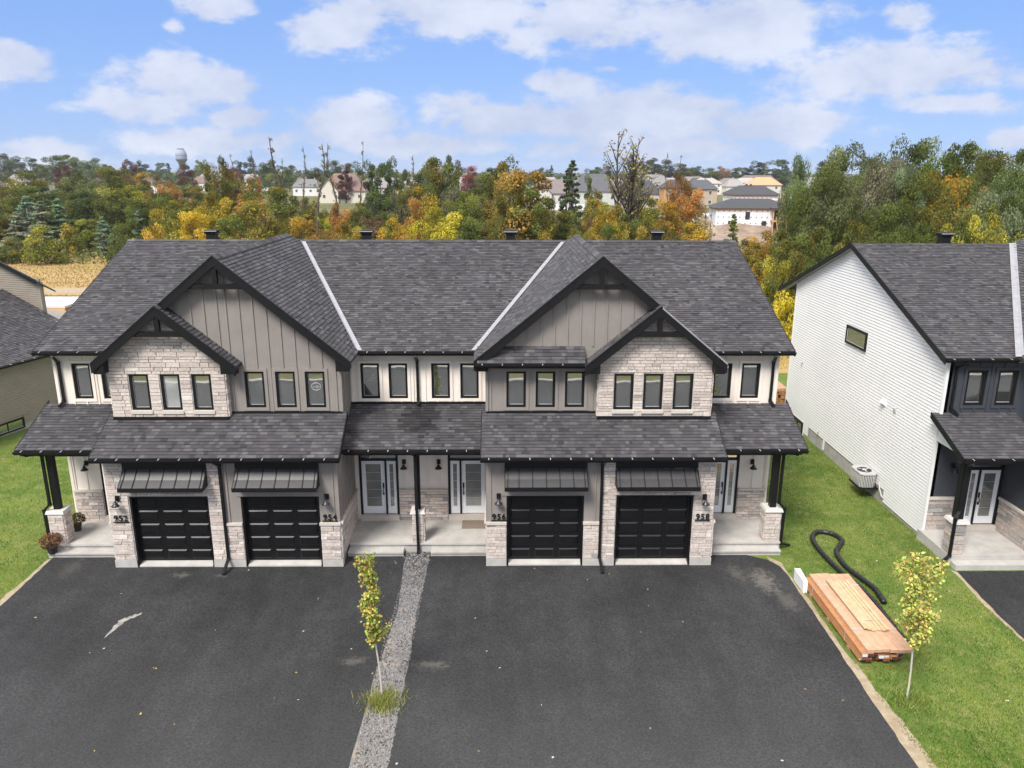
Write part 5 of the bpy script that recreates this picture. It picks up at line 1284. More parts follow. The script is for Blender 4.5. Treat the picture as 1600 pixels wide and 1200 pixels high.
# ------------------------------------------------------------------ fields and far ground
sheet('meadow', wavy([(-140, 62), (-31, 38), (-22, 60), (-40, 86), (-52, 96), (-140, 112)], .8, 3, 11), .01, 'dry')
sheet('meadow', wavy([(9, 24.5), (34, 24.5), (38, 40), (6, 40)], .3, 2, 12), .012, 'dry')
sheet('dirt_path', wavy([(-62, 50), (-46, 56.5), (-34, 57.5), (-30, 57.2), (-30, 59.2), (-42, 60.2), (-62, 55)], .25, 1.2, 13), .02, 'soil')
sheet('dirt_ground', wavy([(34, 80), (60, 74), (88, 118), (92, 200), (48, 206), (44, 140)], 1.2, 5, 14), .012, 'dirt')

# ------------------------------------------------------------------ trees: a few master meshes, every tree its own object
def numpy_cards(C, Rr, per, size, rnd, squash=.85, droop=0.0, fill=.5, asp=.62):
    """leaf cards in and on ellipsoidal clumps C (n,3) of radius Rr (n,3)"""
    n = len(C); idx = np.repeat(np.arange(n), per); N = len(idx)
    d = rnd.normal(size=(N, 3)); d /= np.linalg.norm(d, axis=1)[:, None]
    r = fill+(1-fill)*rnd.rand(N)**.6; P = C[idx]+d*Rr[idx]*r[:, None]*(1+rnd.normal(0, .10, N))[:, None]
    nr = d*.7+rnd.normal(size=(N, 3))*.75; nr[:, 2] += .25; nr /= np.linalg.norm(nr, axis=1)[:, None]
    a = np.cross(nr, rnd.normal(size=(N, 3))); a[:, 2] -= droop; a -= nr*(a*nr).sum(1)[:, None]; a /= np.linalg.norm(a, axis=1)[:, None]+1e-9; b = np.cross(nr, a)
    s = size*rnd.uniform(.6, 1.35, N)*.5
    a = a*s[:, None]; b = b*(s*asp)[:, None]
    V = np.stack([P-a, P-b+a*.15, P+a, P+b-a*.15], 1).reshape(-1, 3)
    ct = rnd.rand(n); ch = rnd.rand(n)
    col = np.ones((N, 4), np.float32); col[:, 0] = np.clip(ct[idx]+rnd.normal(0, .08, N), 0, 1); col[:, 1] = rnd.rand(N); col[:, 2] = np.clip(ch[idx]+rnd.normal(0, .12, N), 0, 1)
    return V, col
def card_mesh(name, V, col, material='leaf'):
    N = len(V)//4; me = bpy.data.meshes.new(name); me.vertices.add(N*4); me.vertices.foreach_set('co', np.asarray(V, np.float32).ravel())
    me.loops.add(N*4); me.loops.foreach_set('vertex_index', np.arange(N*4, dtype=np.int32)); me.polygons.add(N); me.polygons.foreach_set('loop_start', np.arange(N, dtype=np.int32)*4); me.polygons.foreach_set('loop_total', np.full(N, 4, np.int32))
    me.materials.append(M[material]); a = me.attributes.new('tint', 'FLOAT_COLOR', 'FACE'); a.data.foreach_set('color', np.asarray(col, np.float32).ravel()); me.update(calc_edges=True); return me
def limbs(pts_from, targets, r0, q):
    mb = MB(); top = Vector(pts_from[-1]); n = len(pts_from)
    mb.tube(pts_from, [r0*(1-.62*k/(n-1)) for k in range(n)], 8)
    for t_ in targets:
        t_ = Vector(t_); k = q.randrange(max(1, n//3), n); b = Vector(pts_from[k]); b = b if b.z < t_.z else Vector(pts_from[max(1, n//3)])
        m_ = b.lerp(t_, .5)+Vector((q.uniform(-.3, .3), q.uniform(-.3, .3), q.uniform(-.1, .4))); rr = r0*.34
        mb.tube([b, m_, t_], [rr, rr*.6, rr*.2], 5)
    return mb
KIND = {}
def make_kind(name, seed, height=10.0, width=7.0, base=.18, n=26, per=150, leaf=.24, CR=.155, shape='round', r0=.18, fill=.45, droop=0.0, asp=.62):
    rnd = np.random.RandomState(seed); q = random.Random(seed); C = []; Rr = []
    tries = 0
    while len(C) < n and tries < 4000:
        tries += 1
        f = rnd.rand(); z = height*(base+(1-base)*f)
        if shape == 'round': w = math.sqrt(max(0.02, 1-((f-.45)/.60)**2))
        elif shape == 'oval': w = math.sqrt(max(0.02, 1-((f-.42)/.62)**2))*.95
        elif shape == 'cone': w = (1-f)**.85+.04
        elif shape == 'spread': w = .55+.45*math.sin(min(1, f*1.15)*math.pi*.62) if f < .86 else .62
        elif shape == 'shrub': w = math.sqrt(max(.02, 1-(f*.95)**2))
        elif shape == 'wild': w = (.5+.5*math.sin(f*5+seed))*.5+.5*math.sqrt(max(.02, 1-((f-.4)/.65)**2))
        a = rnd.rand()*6.283; rad = width/2*w*math.sqrt(rnd.uniform(.12, 1))*.80
        c = np.array([math.cos(a)*rad, math.sin(a)*rad, z])
        s = (width*CR if shape != 'cone' else width*.10*(w+.35))*rnd.uniform(.7, 1.35)
        if any(np.linalg.norm((c-o)*(1, 1, .9)) < s*.72 for o in C): continue
        C.append(c); Rr.append(np.array([s, s, s*(.78 if shape != 'cone' else .5)]))
    C = np.array(C); Rr = np.array(Rr); V, col = numpy_cards(C, Rr, per, leaf, rnd, fill=fill, droop=droop, asp=asp)
    crown = card_mesh('crown', V, col)
    hb = height*base; lean = q.uniform(-.3, .3)
    tr = [(0, 0, -.1), (lean*.2, 0, hb*.6), (lean*.5, lean*.2, hb*1.3), (lean, lean*.3, height*.5), (lean*1.1, lean*.2, height*.78)]
    sel = [C[k] for k in range(0, len(C), 2)]
    trunk = limbs(tr, sel, r0, q).mesh('trunk', M['bark'], True); KIND[name] = (trunk, crown, height, width)
def make_bare(name, seed, height=12.0, lean=.0, spread=1.0, stems=1, leaves=60):
    q = random.Random(seed); rnd = np.random.RandomState(seed); mb = MB(); tips = []
    for s_ in range(stems):
        b = Vector((q.uniform(-.5, .5)*(stems > 1), q.uniform(-.5, .5)*(stems > 1), -.1)); d = Vector((q.uniform(-.22, .22)*spread+lean, q.uniform(-.15, .15), 1)).normalized(); h = height*(1 if s_ == 0 else q.uniform(.72, .97))
        pts = [b+d*(h*k/8)+Vector((math.sin(k*1.3+s_)*.10, 0, 0))*(k/3) for k in range(9)]; mb.tube(pts, [.14*(1-.1*k) for k in range(9)], 6)
        for k in range(int(15*spread)+7):
            f = q.uniform(.38, .97); p = pts[int(f*8)].lerp(pts[min(8, int(f*8)+1)], f*8-int(f*8)); a = q.uniform(0, 6.28); L_ = height*.15*spread*(1.15-f)*q.uniform(.7, 1.7)
            e = p+Vector((math.cos(a)*L_*.6, math.sin(a)*L_*.6, L_*q.uniform(.8, 1.5))); m_ = p.lerp(e, .5)+Vector((q.uniform(-.1, .1), 0, -.05)); mb.tube([p, m_, e], [.045, .032, .016], 4); tips.append(e)
            for j in range(3):
                f2 = p.lerp(e, q.uniform(.3, .9)); e2 = f2+Vector((q.uniform(-.5, .5), q.uniform(-.5, .5), q.uniform(.2, .7)))*L_*.45; mb.tube([f2, e2], [.02, .011], 3); tips.append(e2)
    C = np.array([tuple(t) for t in tips]); V, col = numpy_cards(C, np.full((len(C), 3), .22), max(1, leaves//len(C)+2), .19, rnd)
    KIND[name] = (mb.mesh('trunk', M['bark'], True), card_mesh('crown', V, col), height, 3.0*spread)
for k in range(3): make_kind('round%d' % k, 10+k, n=34, per=340)
for k in range(2): make_kind('oval%d' % k, 30+k, height=11, width=5.2, n=36, per=300, CR=.17, shape='oval', base=.12)
for k in range(2): make_kind('wild%d' % k, 40+k, height=11, width=6.5, n=36, per=300, shape='wild', base=.1, leaf=.23)
for k in range(2): make_kind('cone%d' % k, 50+k, height=8, width=3.6, n=60, per=120, shape='cone', base=.04, leaf=.24, asp=.4, fill=.3)
for k in range(3): make_kind('willow%d' % k, 60+k, height=13, width=9.5, n=34, per=620, shape='spread', base=.30, leaf=.27, r0=.36, droop=.5, asp=.5, fill=.55, CR=.165)
for k in range(2): make_kind('shrub%d' % k, 70+k, height=3.2, width=3.6, n=22, per=200, shape='shrub', base=.05, leaf=.16, r0=.05)
make_bare('bare0', 80, 12, 0, .45, 1, 40); make_bare('bare1', 81, 12, .08, .5, 1, 30); make_bare('bare2', 88, 13, .0, 1.3, 6, 120); make_bare('bare3', 84, 9, .0, 1.4, 3, 120)

COLR = {  # leaf colour; alpha: share of green clumps
 'gold': ((.36, .265, .040), .35), 'yellow': ((.50, .40, .045), .22), 'lemon': ((.36, .345, .055), .42), 'orange': ((.38, .225, .065), .28), 'rust': ((.30, .155, .06), .25),
 'olive': ((.19, .165, .038), .45), 'ochre': ((.285, .225, .048), .45), 'green': ((.11, .145, .04), .6), 'deep': ((.075, .105, .045), .3), 'pine': ((.045, .068, .042), .1), 'bluegreen': ((.24, .31, .21), .0),
 'red': ((.20, .062, .052), .05), 'wine': ((.115, .045, .042), .1), 'silver': ((.215, .245, .13), .35), 'sage': ((.165, .195, .075), .45), 'brown': ((.20, .155, .085), .25), 'scarlet': ((.50, .12, .05), .05), 'spring': ((.22, .27, .05), .4)}
WORD = {'gold': 'golden', 'yellow': 'bright yellow', 'lemon': 'yellow green', 'orange': 'orange', 'rust': 'rust coloured', 'olive': 'olive green', 'ochre': 'ochre', 'green': 'green', 'deep': 'dark green', 'pine': 'blackish green', 'bluegreen': 'blue green', 'red': 'red', 'wine': 'wine red', 'silver': 'silvery green', 'sage': 'sage green', 'brown': 'brown', 'scarlet': 'scarlet', 'spring': 'fresh green'}
def where_words(u):
    for lim, w in ((25, 'beyond the tan house'), (95, 'above the dry meadow beyond the tan house'), (180, 'above the left end of the townhouse ridge'), (300, 'left of the first roof vent'), (365, 'above the first roof vent'), (450, 'above the peak of the left gable'), (545, 'between the left gable and second roof vent'), (610, 'above the second roof vent'), (680, 'right of the second roof vent'), (760, 'left of the third roof vent'), (830, 'above the third roof vent'), (885, 'right of the third roof vent'), (960, 'above the peak of the right gable'), (1050, 'above the fourth roof vent'), (1120, 'right of the fourth roof vent'), (1180, 'above the right end of the townhouse ridge'), (1260, 'in the gap between townhouses and white house'), (1345, 'left of the white house ridge'), (1430, 'above the ridge end of the white house'), (1500, 'above the roof vent of the white house')):
        if u < lim: return w
    return 'above the right part of the white house roof'
SEEN = {}
TREES = []
def tree(u, v, w, dist, kind, colr, vb=None, group='trees of the wooded strip behind the houses'):
    """a tree whose crown top shows at pixel (u, v), w pixels wide, dist metres ahead of the camera"""
    TREES.append((u, v, w, dist, kind, colr, group))
def place_trees():
    q = random.Random(3)
    for (u, v, w, dist, kind, colr, group) in TREES:
        T_, C_, h0, w0 = KIND[kind]; p = at(u, v, dist); wl = (at(u+w/2, v, dist)-at(u-w/2, v, dist)).length; h = max(1.0, p.z)
        con = kind.startswith(('cone',)) ; shr = kind.startswith('shrub'); bare = kind.startswith('bare')
        name = 'conifer_tree' if con else 'shrub' if shr else 'bare_tree' if bare else 'willow_tree' if kind.startswith('willow') else 'broadleaf_tree'
        what = 'conifer' if con else 'bush' if shr else 'nearly bare tree' if bare else 'spreading willow' if kind.startswith('willow') else 'tree'
        size = 'low' if h < 4 else 'small' if h < 6.5 else 'mid-sized' if h < 9.5 else 'tall'
        depth = 'near' if dist < 70 else 'front' if dist < 100 else 'middle' if dist < 135 else 'rear' if dist < 220 else 'distant' if dist < 420 else 'skyline'
        shape_ = 'narrow ' if wl/h < .5 else 'broad ' if wl/h > 1.05 else ''
        label = f'{size} {shape_}{depth} {what}, {WORD[colr]}, {where_words(u)}' if not bare else f'{size} {what} {where_words(u)}'
        t = thing(name, (p.x, p.y, 0), label, 'bush' if shr else 'tree', group)
        t['_u'] = u
        SEEN.setdefault(label, []).append(t)
        ang = q.uniform(0, 6.28); sx = wl/w0*1.10; sz = h/h0/(1.0 if bare or con else 1.05)
        o = link('trunk', T_, t); o2 = link('crown', C_, t)
        for x in (o, o2): x.rotation_euler = (0, 0, ang); x.scale = (sx, sx, sz)
        c, al = COLR[colr]; j = [q.uniform(.88, 1.12) for _ in range(3)]; o2.color = (c[0]*j[0], c[1]*j[1], c[2]*j[2], min(1, max(0, al+q.uniform(-.08, .08)))); tag(o2, kind=None)
    for label, ts in SEEN.items():                      # look-alikes side by side: told apart by their order in the photo
        if len(ts) > 1:
            ts.sort(key=lambda o: o['_u'])
            N = {2: ('leftmost', 'rightmost'), 3: ('leftmost', 'middle', 'rightmost')}.get(len(ts), ('first', 'second', 'third', 'fourth', 'fifth', 'sixth', 'seventh', 'eighth'))
            for o, w_ in zip(ts, N): o['label'] = label+', '+w_+('' if len(ts) < 4 else ' from left')
        for o in ts: del o['_u']
T = tree
# --- skyline and hills, left
for a in ((12, 240, 44, 520, 'round0', 'deep'), (45, 247, 36, 560, 'round1', 'pine'), (85, 242, 50, 430, 'round2', 'deep'), (110, 239, 40, 450, 'wild0', 'green'), (140, 247, 46, 500, 'round0', 'sage'), (98, 258, 30, 330, 'round1', 'wine'), (122, 262, 30, 320, 'round2', 'deep'), (200, 249, 28, 430, 'round0', 'wine'), (216, 251, 16, 520, 'oval0', 'deep'),
          (288, 256, 34, 300, 'round1', 'wine'), (228, 256, 26, 600, 'round2', 'pine'), (250, 250, 22, 700, 'oval1', 'deep'), (262, 254, 20, 640, 'cone0', 'pine'), (312, 250, 22, 560, 'round0', 'sage'), (170, 256, 30, 480, 'wild1', 'green'), (60, 256, 30, 380, 'round2', 'green'), (362, 262, 34, 300, 'round1', 'red'), (402, 273, 12, 240, 'round0', 'scarlet'),
          (372, 251, 20, 460, 'oval0', 'deep'), (390, 246, 24, 520, 'round1', 'pine'), (418, 250, 40, 420, 'round0', 'deep'), (450, 256, 30, 460, 'wild0', 'green'), (520, 250, 34, 360, 'round2', 'deep'), (552, 254, 40, 330, 'round1', 'green'), (538, 258, 26, 300, 'oval0', 'wine'), (490, 262, 40, 420, 'round0', 'deep')): T(*a)
# --- skyline, right of centre
for a in ((848, 262, 30, 520, 'round0', 'deep'), (862, 258, 16, 560, 'cone1', 'pine'), (934, 259, 26, 480, 'wild0', 'deep'), (948, 258, 22, 420, 'round1', 'pine'), (920, 264, 24, 360, 'oval0', 'green'), (1015, 247, 44, 420, 'round0', 'deep'), (1040, 250, 40, 400, 'round1', 'pine'), (1062, 255, 36, 420, 'round2', 'deep'), (1085, 259, 34, 440, 'wild1', 'deep'), (1050, 264, 26, 440, 'round0', 'wine'), (1080, 263, 36, 470, 'round1', 'olive'),
          (1108, 262, 34, 380, 'round2', 'green'), (1130, 260, 30, 360, 'round0', 'rust'), (1150, 262, 26, 400, 'cone0', 'pine'), (1160, 257, 30, 420, 'oval1', 'deep'), (1182, 252, 30, 380, 'oval0', 'pine'), (1196, 253, 28, 390, 'oval0', 'deep'), (1222, 243, 34, 330, 'oval1', 'deep'), (1292, 251, 40, 300, 'oval0', 'pine'), (770, 262, 40, 420, 'round0', 'deep'), (735, 259, 34, 300, 'round2', 'red')): T(*a[:3], max(a[3], 540) if a[0] > 1000 else a[3], *a[4:])
# --- left wood and bushes
for a in ((8, 276, 50, 190, 'round0', 'ochre'), (40, 268, 66, 175, 'round1', 'olive'), (36, 290, 74, 150, 'round2', 'green'), (75, 288, 60, 160, 'wild0', 'deep'), (110, 271, 56, 170, 'round0', 'sage'), (132, 283, 46, 150, 'round1', 'silver'), (160, 260, 62, 185, 'round2', 'olive'), (190, 264, 50, 190, 'round1', 'olive'), (185, 283, 74, 140, 'wild1', 'lemon'), (172, 300, 60, 130, 'round0', 'green'), (222, 268, 36, 200, 'round2', 'gold'), (216, 290, 44, 150, 'oval0', 'olive'),
          (132, 295, 52, 135, 'round2', 'deep'), (100, 300, 50, 135, 'round1', 'green'), (12, 310, 50, 140, 'round1', 'green'), (240, 272, 36, 210, 'round1', 'brown'), (262, 282, 40, 160, 'round0', 'orange'), (248, 300, 60, 120, 'wild1', 'olive'), (275, 280, 36, 170, 'oval1', 'sage'), (300, 288, 50, 150, 'round2', 'ochre'), (215, 325, 40, 118, 'cone0', 'bluegreen'), (258, 312, 60, 112, 'round1', 'gold'), (300, 318, 56, 106, 'wild0', 'ochre'), (322, 253, 32, 130, 'oval0', 'olive'), (342, 242, 42, 122, 'wild1', 'olive'), (355, 262, 44, 128, 'oval1', 'olive'),
          (335, 300, 60, 104, 'round0', 'gold'), (300, 330, 70, 96, 'round2', 'yellow'), (262, 342, 60, 98, 'shrub0', 'lemon'), (236, 352, 44, 100, 'shrub1', 'yellow'), (355, 330, 60, 95, 'wild0', 'lemon'), (388, 300, 66, 104, 'round1', 'orange'), (392, 276, 46, 150, 'oval0', 'orange'), (372, 292, 40, 128, 'wild1', 'brown'),
          (40, 306, 70, 122, 'cone1', 'bluegreen'), (62, 312, 70, 118, 'cone0', 'bluegreen'), (88, 310, 64, 120, 'cone1', 'bluegreen'), (25, 328, 66, 114, 'cone0', 'bluegreen'), (105, 328, 36, 118, 'cone0', 'sage'), (64, 352, 62, 104, 'shrub0', 'lemon'), (108, 350, 36, 112, 'shrub1', 'lemon'), (133, 335, 34, 118, 'oval1', 'spring'), (158, 338, 44, 110, 'cone1', 'bluegreen'), (184, 350, 40, 108, 'shrub0', 'sage'), (20, 372, 40, 108, 'shrub1', 'olive'), (2, 385, 50, 104, 'shrub0', 'olive')): T(*a)
# --- the middle, behind the ridge
for a in ((410, 290, 112, 88, 'round1', 'ochre'), (380, 315, 50, 92, 'wild0', 'olive'), (428, 262, 30, 220, 'oval1', 'sage'), (505, 328, 26, 96, 'oval0', 'lemon'), (528, 318, 42, 100, 'round0', 'orange'), (470, 338, 64, 84, 'round2', 'gold'), (505, 350, 50, 80, 'wild1', 'orange'), (545, 346, 50, 86, 'round0', 'gold'), (560, 312, 50, 110, 'wild0', 'olive'), (582, 330, 46, 100, 'wild1', 'brown'), (595, 239, 44, 140, 'oval1', 'deep'), (577, 252, 30, 145, 'oval0', 'deep'), (612, 247, 30, 142, 'oval0', 'green'), (631, 251, 24, 150, 'oval1', 'deep'), (622, 290, 44, 116, 'bare3', 'brown'), (665, 289, 66, 100, 'round1', 'gold'), (645, 308, 40, 96, 'round2', 'orange'), (686, 322, 80, 84, 'round0', 'yellow'),
          (612, 338, 50, 82, 'round1', 'yellow'), (640, 355, 40, 78, 'shrub0', 'yellow'), (686, 238, 66, 126, 'wild0', 'olive'), (668, 252, 50, 130, 'round2', 'olive'), (708, 240, 36, 128, 'wild1', 'olive'), (660, 266, 60, 150, 'round0', 'green'), (732, 290, 62, 98, 'wild1', 'spring'), (706, 276, 44, 124, 'round1', 'silver'), (748, 272, 40, 150, 'round2', 'sage'), (772, 254, 62, 118, 'wild0', 'ochre'), (795, 250, 60, 112, 'round1', 'ochre'), (740, 342, 60, 82, 'round2', 'green'), (762, 330, 50, 90, 'oval1', 'olive'), (445, 300, 50, 130, 'wild1', 'green'), (480, 308, 40, 150, 'round0', 'olive'), (695, 300, 40, 112, 'oval1', 'olive'), (610, 305, 50, 120, 'round2', 'green'), (560, 344, 40, 92, 'wild0', 'green'),
          (822, 241, 92, 84, 'oval1', 'ochre'), (802, 262, 60, 86, 'wild1', 'ochre'), (846, 300, 60, 82, 'wild0', 'lemon'), (790, 310, 50, 84, 'round0', 'olive'), (895, 247, 54, 138, 'cone0', 'deep'), (888, 262, 46, 142, 'cone1', 'pine'), (920, 274, 20, 136, 'oval0', 'green'), (888, 328, 56, 86, 'round2', 'olive'), (938, 304, 52, 96, 'wild0', 'gold'), (930, 296, 40, 112, 'round1', 'orange'), (955, 320, 60, 84, 'round0', 'gold'), (948, 348, 50, 78, 'round2', 'green'), (905, 350, 40, 80, 'wild1', 'ochre'), (1005, 306, 66, 98, 'round1', 'lemon'), (985, 330, 50, 86, 'wild0', 'olive'), (1060, 268, 40, 116, 'wild1', 'rust'), (1082, 284, 50, 112, 'round0', 'orange'), (1040, 312, 60, 94, 'round2', 'gold'), (1015, 345, 50, 80, 'round0', 'ochre'), (1048, 352, 44, 80, 'wild1', 'olive'), (1090, 346, 60, 84, 'round1', 'yellow'), (970, 352, 40, 78, 'shrub1', 'gold')): T(*a)
# --- right: willows and big trees, and the gap between the houses
for a in ((1147, 334, 46, 88, 'cone1', 'spring'), (1250, 247, 46, 76, 'willow0', 'sage'), (1250, 312, 40, 74, 'round1', 'green'), (1268, 300, 60, 66, 'willow2', 'green'), (1322, 230, 96, 66, 'willow0', 'sage'), (1366, 246, 70, 70, 'willow1', 'green'), (1306, 266, 96, 60, 'willow2', 'sage'), (1386, 252, 76, 62, 'willow1', 'silver'), (1416, 262, 60, 60, 'willow0', 'silver'), (1418, 222, 80, 82, 'round1', 'deep'), (1448, 214, 70, 84, 'round2', 'green'), (1505, 210, 80, 80, 'wild0', 'green'), (1480, 226, 80, 78, 'round0', 'green'), (1478, 250, 92, 66, 'wild1', 'gold'), (1445, 278, 96, 60, 'willow2', 'olive'), (1528, 288, 60, 64, 'round1', 'orange'), (1560, 240, 110, 74, 'willow0', 'green'), (1545, 234, 60, 82, 'round2', 'sage'), (1595, 262, 80, 70, 'willow1', 'sage'), (1560, 302, 84, 58, 'willow1', 'silver'), (1500, 322, 90, 56, 'round2', 'olive'), (1400, 318, 96, 54, 'willow0', 'green'), (1350, 330, 60, 56, 'wild1', 'olive'), (1548, 322, 60, 54, 'round0', 'lemon'), (1495, 346, 60, 50, 'round1', 'lemon'), (1590, 355, 60, 50, 'wild0', 'lemon'), (1270, 345, 70, 58, 'wild0', 'olive'), (1610, 230, 60, 90, 'round1', 'green'), (1440, 345, 60, 52, 'wild1', 'green'),
          (1196, 362, 70, 80, 'round0', 'gold'), (1170, 372, 50, 76, 'wild1', 'ochre'), (1232, 352, 60, 66, 'wild0', 'olive'), (1216, 386, 56, 60, 'round1', 'lemon'), (1248, 392, 50, 56, 'round2', 'olive'), (1190, 408, 44, 62, 'shrub0', 'gold'), (1228, 456, 56, 52, 'shrub1', 'yellow'), (1260, 440, 50, 54, 'round0', 'green'), (1206, 470, 40, 56, 'shrub0', 'olive'), (1290, 380, 60, 54, 'round1', 'green'), (1185, 440, 50, 64, 'shrub1', 'olive'), (1320, 372, 50, 52, 'wild0', 'lemon')): T(*a)
# --- nearly bare and dead trees above the canopy
for a in ((454, 212, 26, 120, 'bare0', 'olive'), (481, 222, 30, 118, 'bare1', 'olive'), (463, 226, 14, 126, 'bare1', 'olive'), (403, 231, 10, 130, 'bare0', 'olive'), (437, 245, 16, 130, 'bare1', 'olive'), (528, 222, 22, 124, 'bare1', 'olive'), (551, 217, 12, 128, 'bare0', 'olive'), (634, 240, 18, 134, 'bare1', 'rust'), (372, 238, 14, 150, 'bare0', 'olive'), (384, 238, 12, 150, 'bare1', 'olive'), (980, 200, 84, 90, 'bare2', 'ochre'), (1052, 236, 14, 130, 'bare1', 'olive'), (1076, 240, 12, 140, 'bare0', 'olive'), (1098, 318, 10, 84, 'bare0', 'brown'), (1113, 322, 10, 80, 'bare1', 'brown'), (930, 290, 16, 100, 'bare3', 'brown'), (1212, 340, 10, 70, 'bare0', 'brown')): T(*a, group='thin bare trees standing above the wood')
# --- filling trees deeper in the wood
_q = random.Random(17)
for k in range(70):
    u = _q.uniform(-30, 1120); d = _q.uniform(104, 175)
    if 1080 < u and d > 100: continue
    vt = 265+_q.uniform(30, 75)+(18 if u < 120 else 0)+(30 if u > 840 or 440 < u < 620 else 0)
    if u < 200 and d < 130: continue
    T(u, vt, _q.uniform(36, 62), d, _q.choice(('round0', 'round1', 'round2', 'wild0', 'wild1', 'oval0')), _q.choice(('olive', 'olive', 'green', 'ochre', 'gold', 'orange', 'deep', 'sage', 'brown', 'lemon') if u > 290 else ('olive', 'green', 'sage', 'deep', 'green', 'olive', 'ochre')), group='filling trees deep in the wood')
for k in range(36):
    u = _q.choice((_q.uniform(-40, 860), _q.uniform(840, 1240), _q.uniform(1200, 1660))); d = _q.uniform(280, 560)
    if 840 < u < 1250: continue
    T(u, 265+_q.uniform(4, 16), _q.uniform(14, 28), d, _q.choice(('round0', 'round1', 'round2', 'oval1', 'cone0')), _q.choice(('deep', 'green', 'pine', 'olive', 'deep', 'wine', 'sage')), group='trees among the distant houses')
place_trees()
# undergrowth and far woods: masses nobody could count
def mass(name, n, region, zf, size, cols, seed, group=None):
    r = np.random.RandomState(seed); xy = region(r, n); n = len(xy); z = zf(r, n, xy)
    P = np.column_stack([xy, z]); ct = r.rand(n)
    V, col = numpy_cards(P, np.full((n, 3), size*.9), 3, size, r, fill=.2)
    o = link(name, card_mesh(name, V, col)); c, al = COLR[cols]; o.color = (*c, al); return tag(o, kind='stuff')
def reg(u0, u1, d0, d1):
    def f(r, n):
        u = r.uniform(u0, u1, n); d = np.sqrt(r.uniform(d0*d0, d1*d1, n)); X = []
        for a, b in zip(u, d):
            p = at(a, 300, b); X.append((p.x, p.y))
        return np.array(X)
    return f
mass('undergrowth', 5200, reg(180, 1120, 70, 175), lambda r, n, xy: r.rand(n)**1.5*2.6, .5, 'ochre', 91)
mass('undergrowth', 3600, reg(-60, 1000, 108, 190), lambda r, n, xy: r.rand(n)**1.5*3.0, .55, 'olive', 92)
mass('undergrowth', 2600, reg(1150, 1700, 50, 110), lambda r, n, xy: r.rand(n)**1.4*2.6, .42, 'olive', 93)
mass('undergrowth', 1500, reg(-80, 190, 104, 130), lambda r, n, xy: r.rand(n)**1.6*1.3, .4, 'sage', 94)
for sd, d0, d1, h, c in ((95, 560, 900, 9, 'deep'), (96, 800, 1500, 12, 'pine')):
    def zf(r, n, xy, h=h): return (r.rand(n)**1.3)*h*(.55+.45*np.sin(xy[:, 0]*.02)*np.cos(xy[:, 0]*.0073+1))
    mass('distant_woods', 7000, reg(-300, 1900, d0, d1), zf, 3.6, c, sd)

# ------------------------------------------------------------------ far houses and the building site
def part(name, mb, colr, parent, material='paint'):
    o = mb.build(name, M[material], parent); o.color = (*colr, 1); return o
def far_house(u, vbase, wpx, dist, wall_h, roof_h, wallc, roofc, label, rz=0, hip=True, depth=9.0, nwin=4, name='far_house', storeys=1, gable_front=False):
    p = at(u, vbase, dist); w = (at(u+wpx/2, vbase, dist)-at(u-wpx/2, vbase, dist)).length
    t = thing(name, (p.x, p.y, 0), label, 'house', 'houses of the distant neighbourhood', rz=rz)
    mb = MB(); mb.box(-w/2, w/2, 0, depth, -.2, wall_h); part('wall', mb, wallc, t)
    e = .5; i = min(w*.3, depth*.5) if hip else 0
    mb = MB(); A = [(-w/2-e, -e, wall_h), (w/2+e, -e, wall_h), (w/2+e, depth+e, wall_h), (-w/2-e, depth+e, wall_h), (-w/2-e+i, depth/2, wall_h+roof_h), (w/2+e-i, depth/2, wall_h+roof_h)]
    mb.faces(A, ((0, 1, 5, 4), (2, 3, 4, 5), (1, 2, 5), (3, 0, 4), (3, 2, 1, 0))); ro = part('roof', mb, roofc, t)
    if gable_front:
        gw = w*.42; gx0 = -w*.28; gh = roof_h*.72
        mb = MB(); mb.faces([(gx0-gw/2, -1.2, -.1), (gx0+gw/2, -1.2, -.1), (gx0+gw/2, -1.2, wall_h), (gx0, -1.2, wall_h+gh-.2), (gx0-gw/2, -1.2, wall_h), (gx0-gw/2, 0, -.1), (gx0+gw/2, 0, -.1), (gx0+gw/2, 0, wall_h), (gx0, 0, wall_h+gh-.2), (gx0-gw/2, 0, wall_h)], ((0, 1, 2, 3, 4), (1, 6, 7, 2), (5, 0, 4, 9))); part('gable_wall', mb, wallc, t)
        mb = MB()
        for s in (-1, 1): mb.prism([(gx0, -1.7, wall_h+gh), (gx0, depth/2, wall_h+gh), (gx0+s*(gw/2+.5), depth/2, wall_h-.3), (gx0+s*(gw/2+.5), -1.7, wall_h-.3)], (0, 0, -.2))
        part('gable_roof', mb, roofc, t)
    for st in range(storeys):
        for k in range(nwin):
            x = -w/2+w*(k+.5)/nwin; y = -.06-(1.2 if gable_front and abs(x+w*.28) < w*.21 else 0); z = wall_h*(st+.42)/storeys; ww = min(.6, w/nwin*.3)
            mb = MB(); mb.box(x-ww, x+ww, y, y+.05, z, z+1.25); f = part('window', mb, (.70, .70, .68), t); mb = MB(); mb.box(x-ww+.1, x+ww-.1, y-.02, y-.001, z+.1, z+1.15); part('pane', mb, (.03, .035, .04), f, 'farglass')
    if roof_h > 1.5:
        mb = MB(); mb.box(w*.18, w*.18+.5, depth*.62, depth*.62+.5, wall_h+roof_h*.4, wall_h+roof_h+.6); part('chimney', mb, (.3, .28, .27), ro)
    return t
W_ = (.62, .585, .53); GR = (.15, .15, .155); BR = (.16, .105, .085); DK = (.055, .055, .06); TN = (.42, .36, .30)
far_house(535, 314, 72, 300, 4.4, 6.4, (.60, .55, .47), (.17, .105, .085), 'brown-roofed cream house with a front gable, beyond the left gable', gable_front=True, depth=14, hip=True)
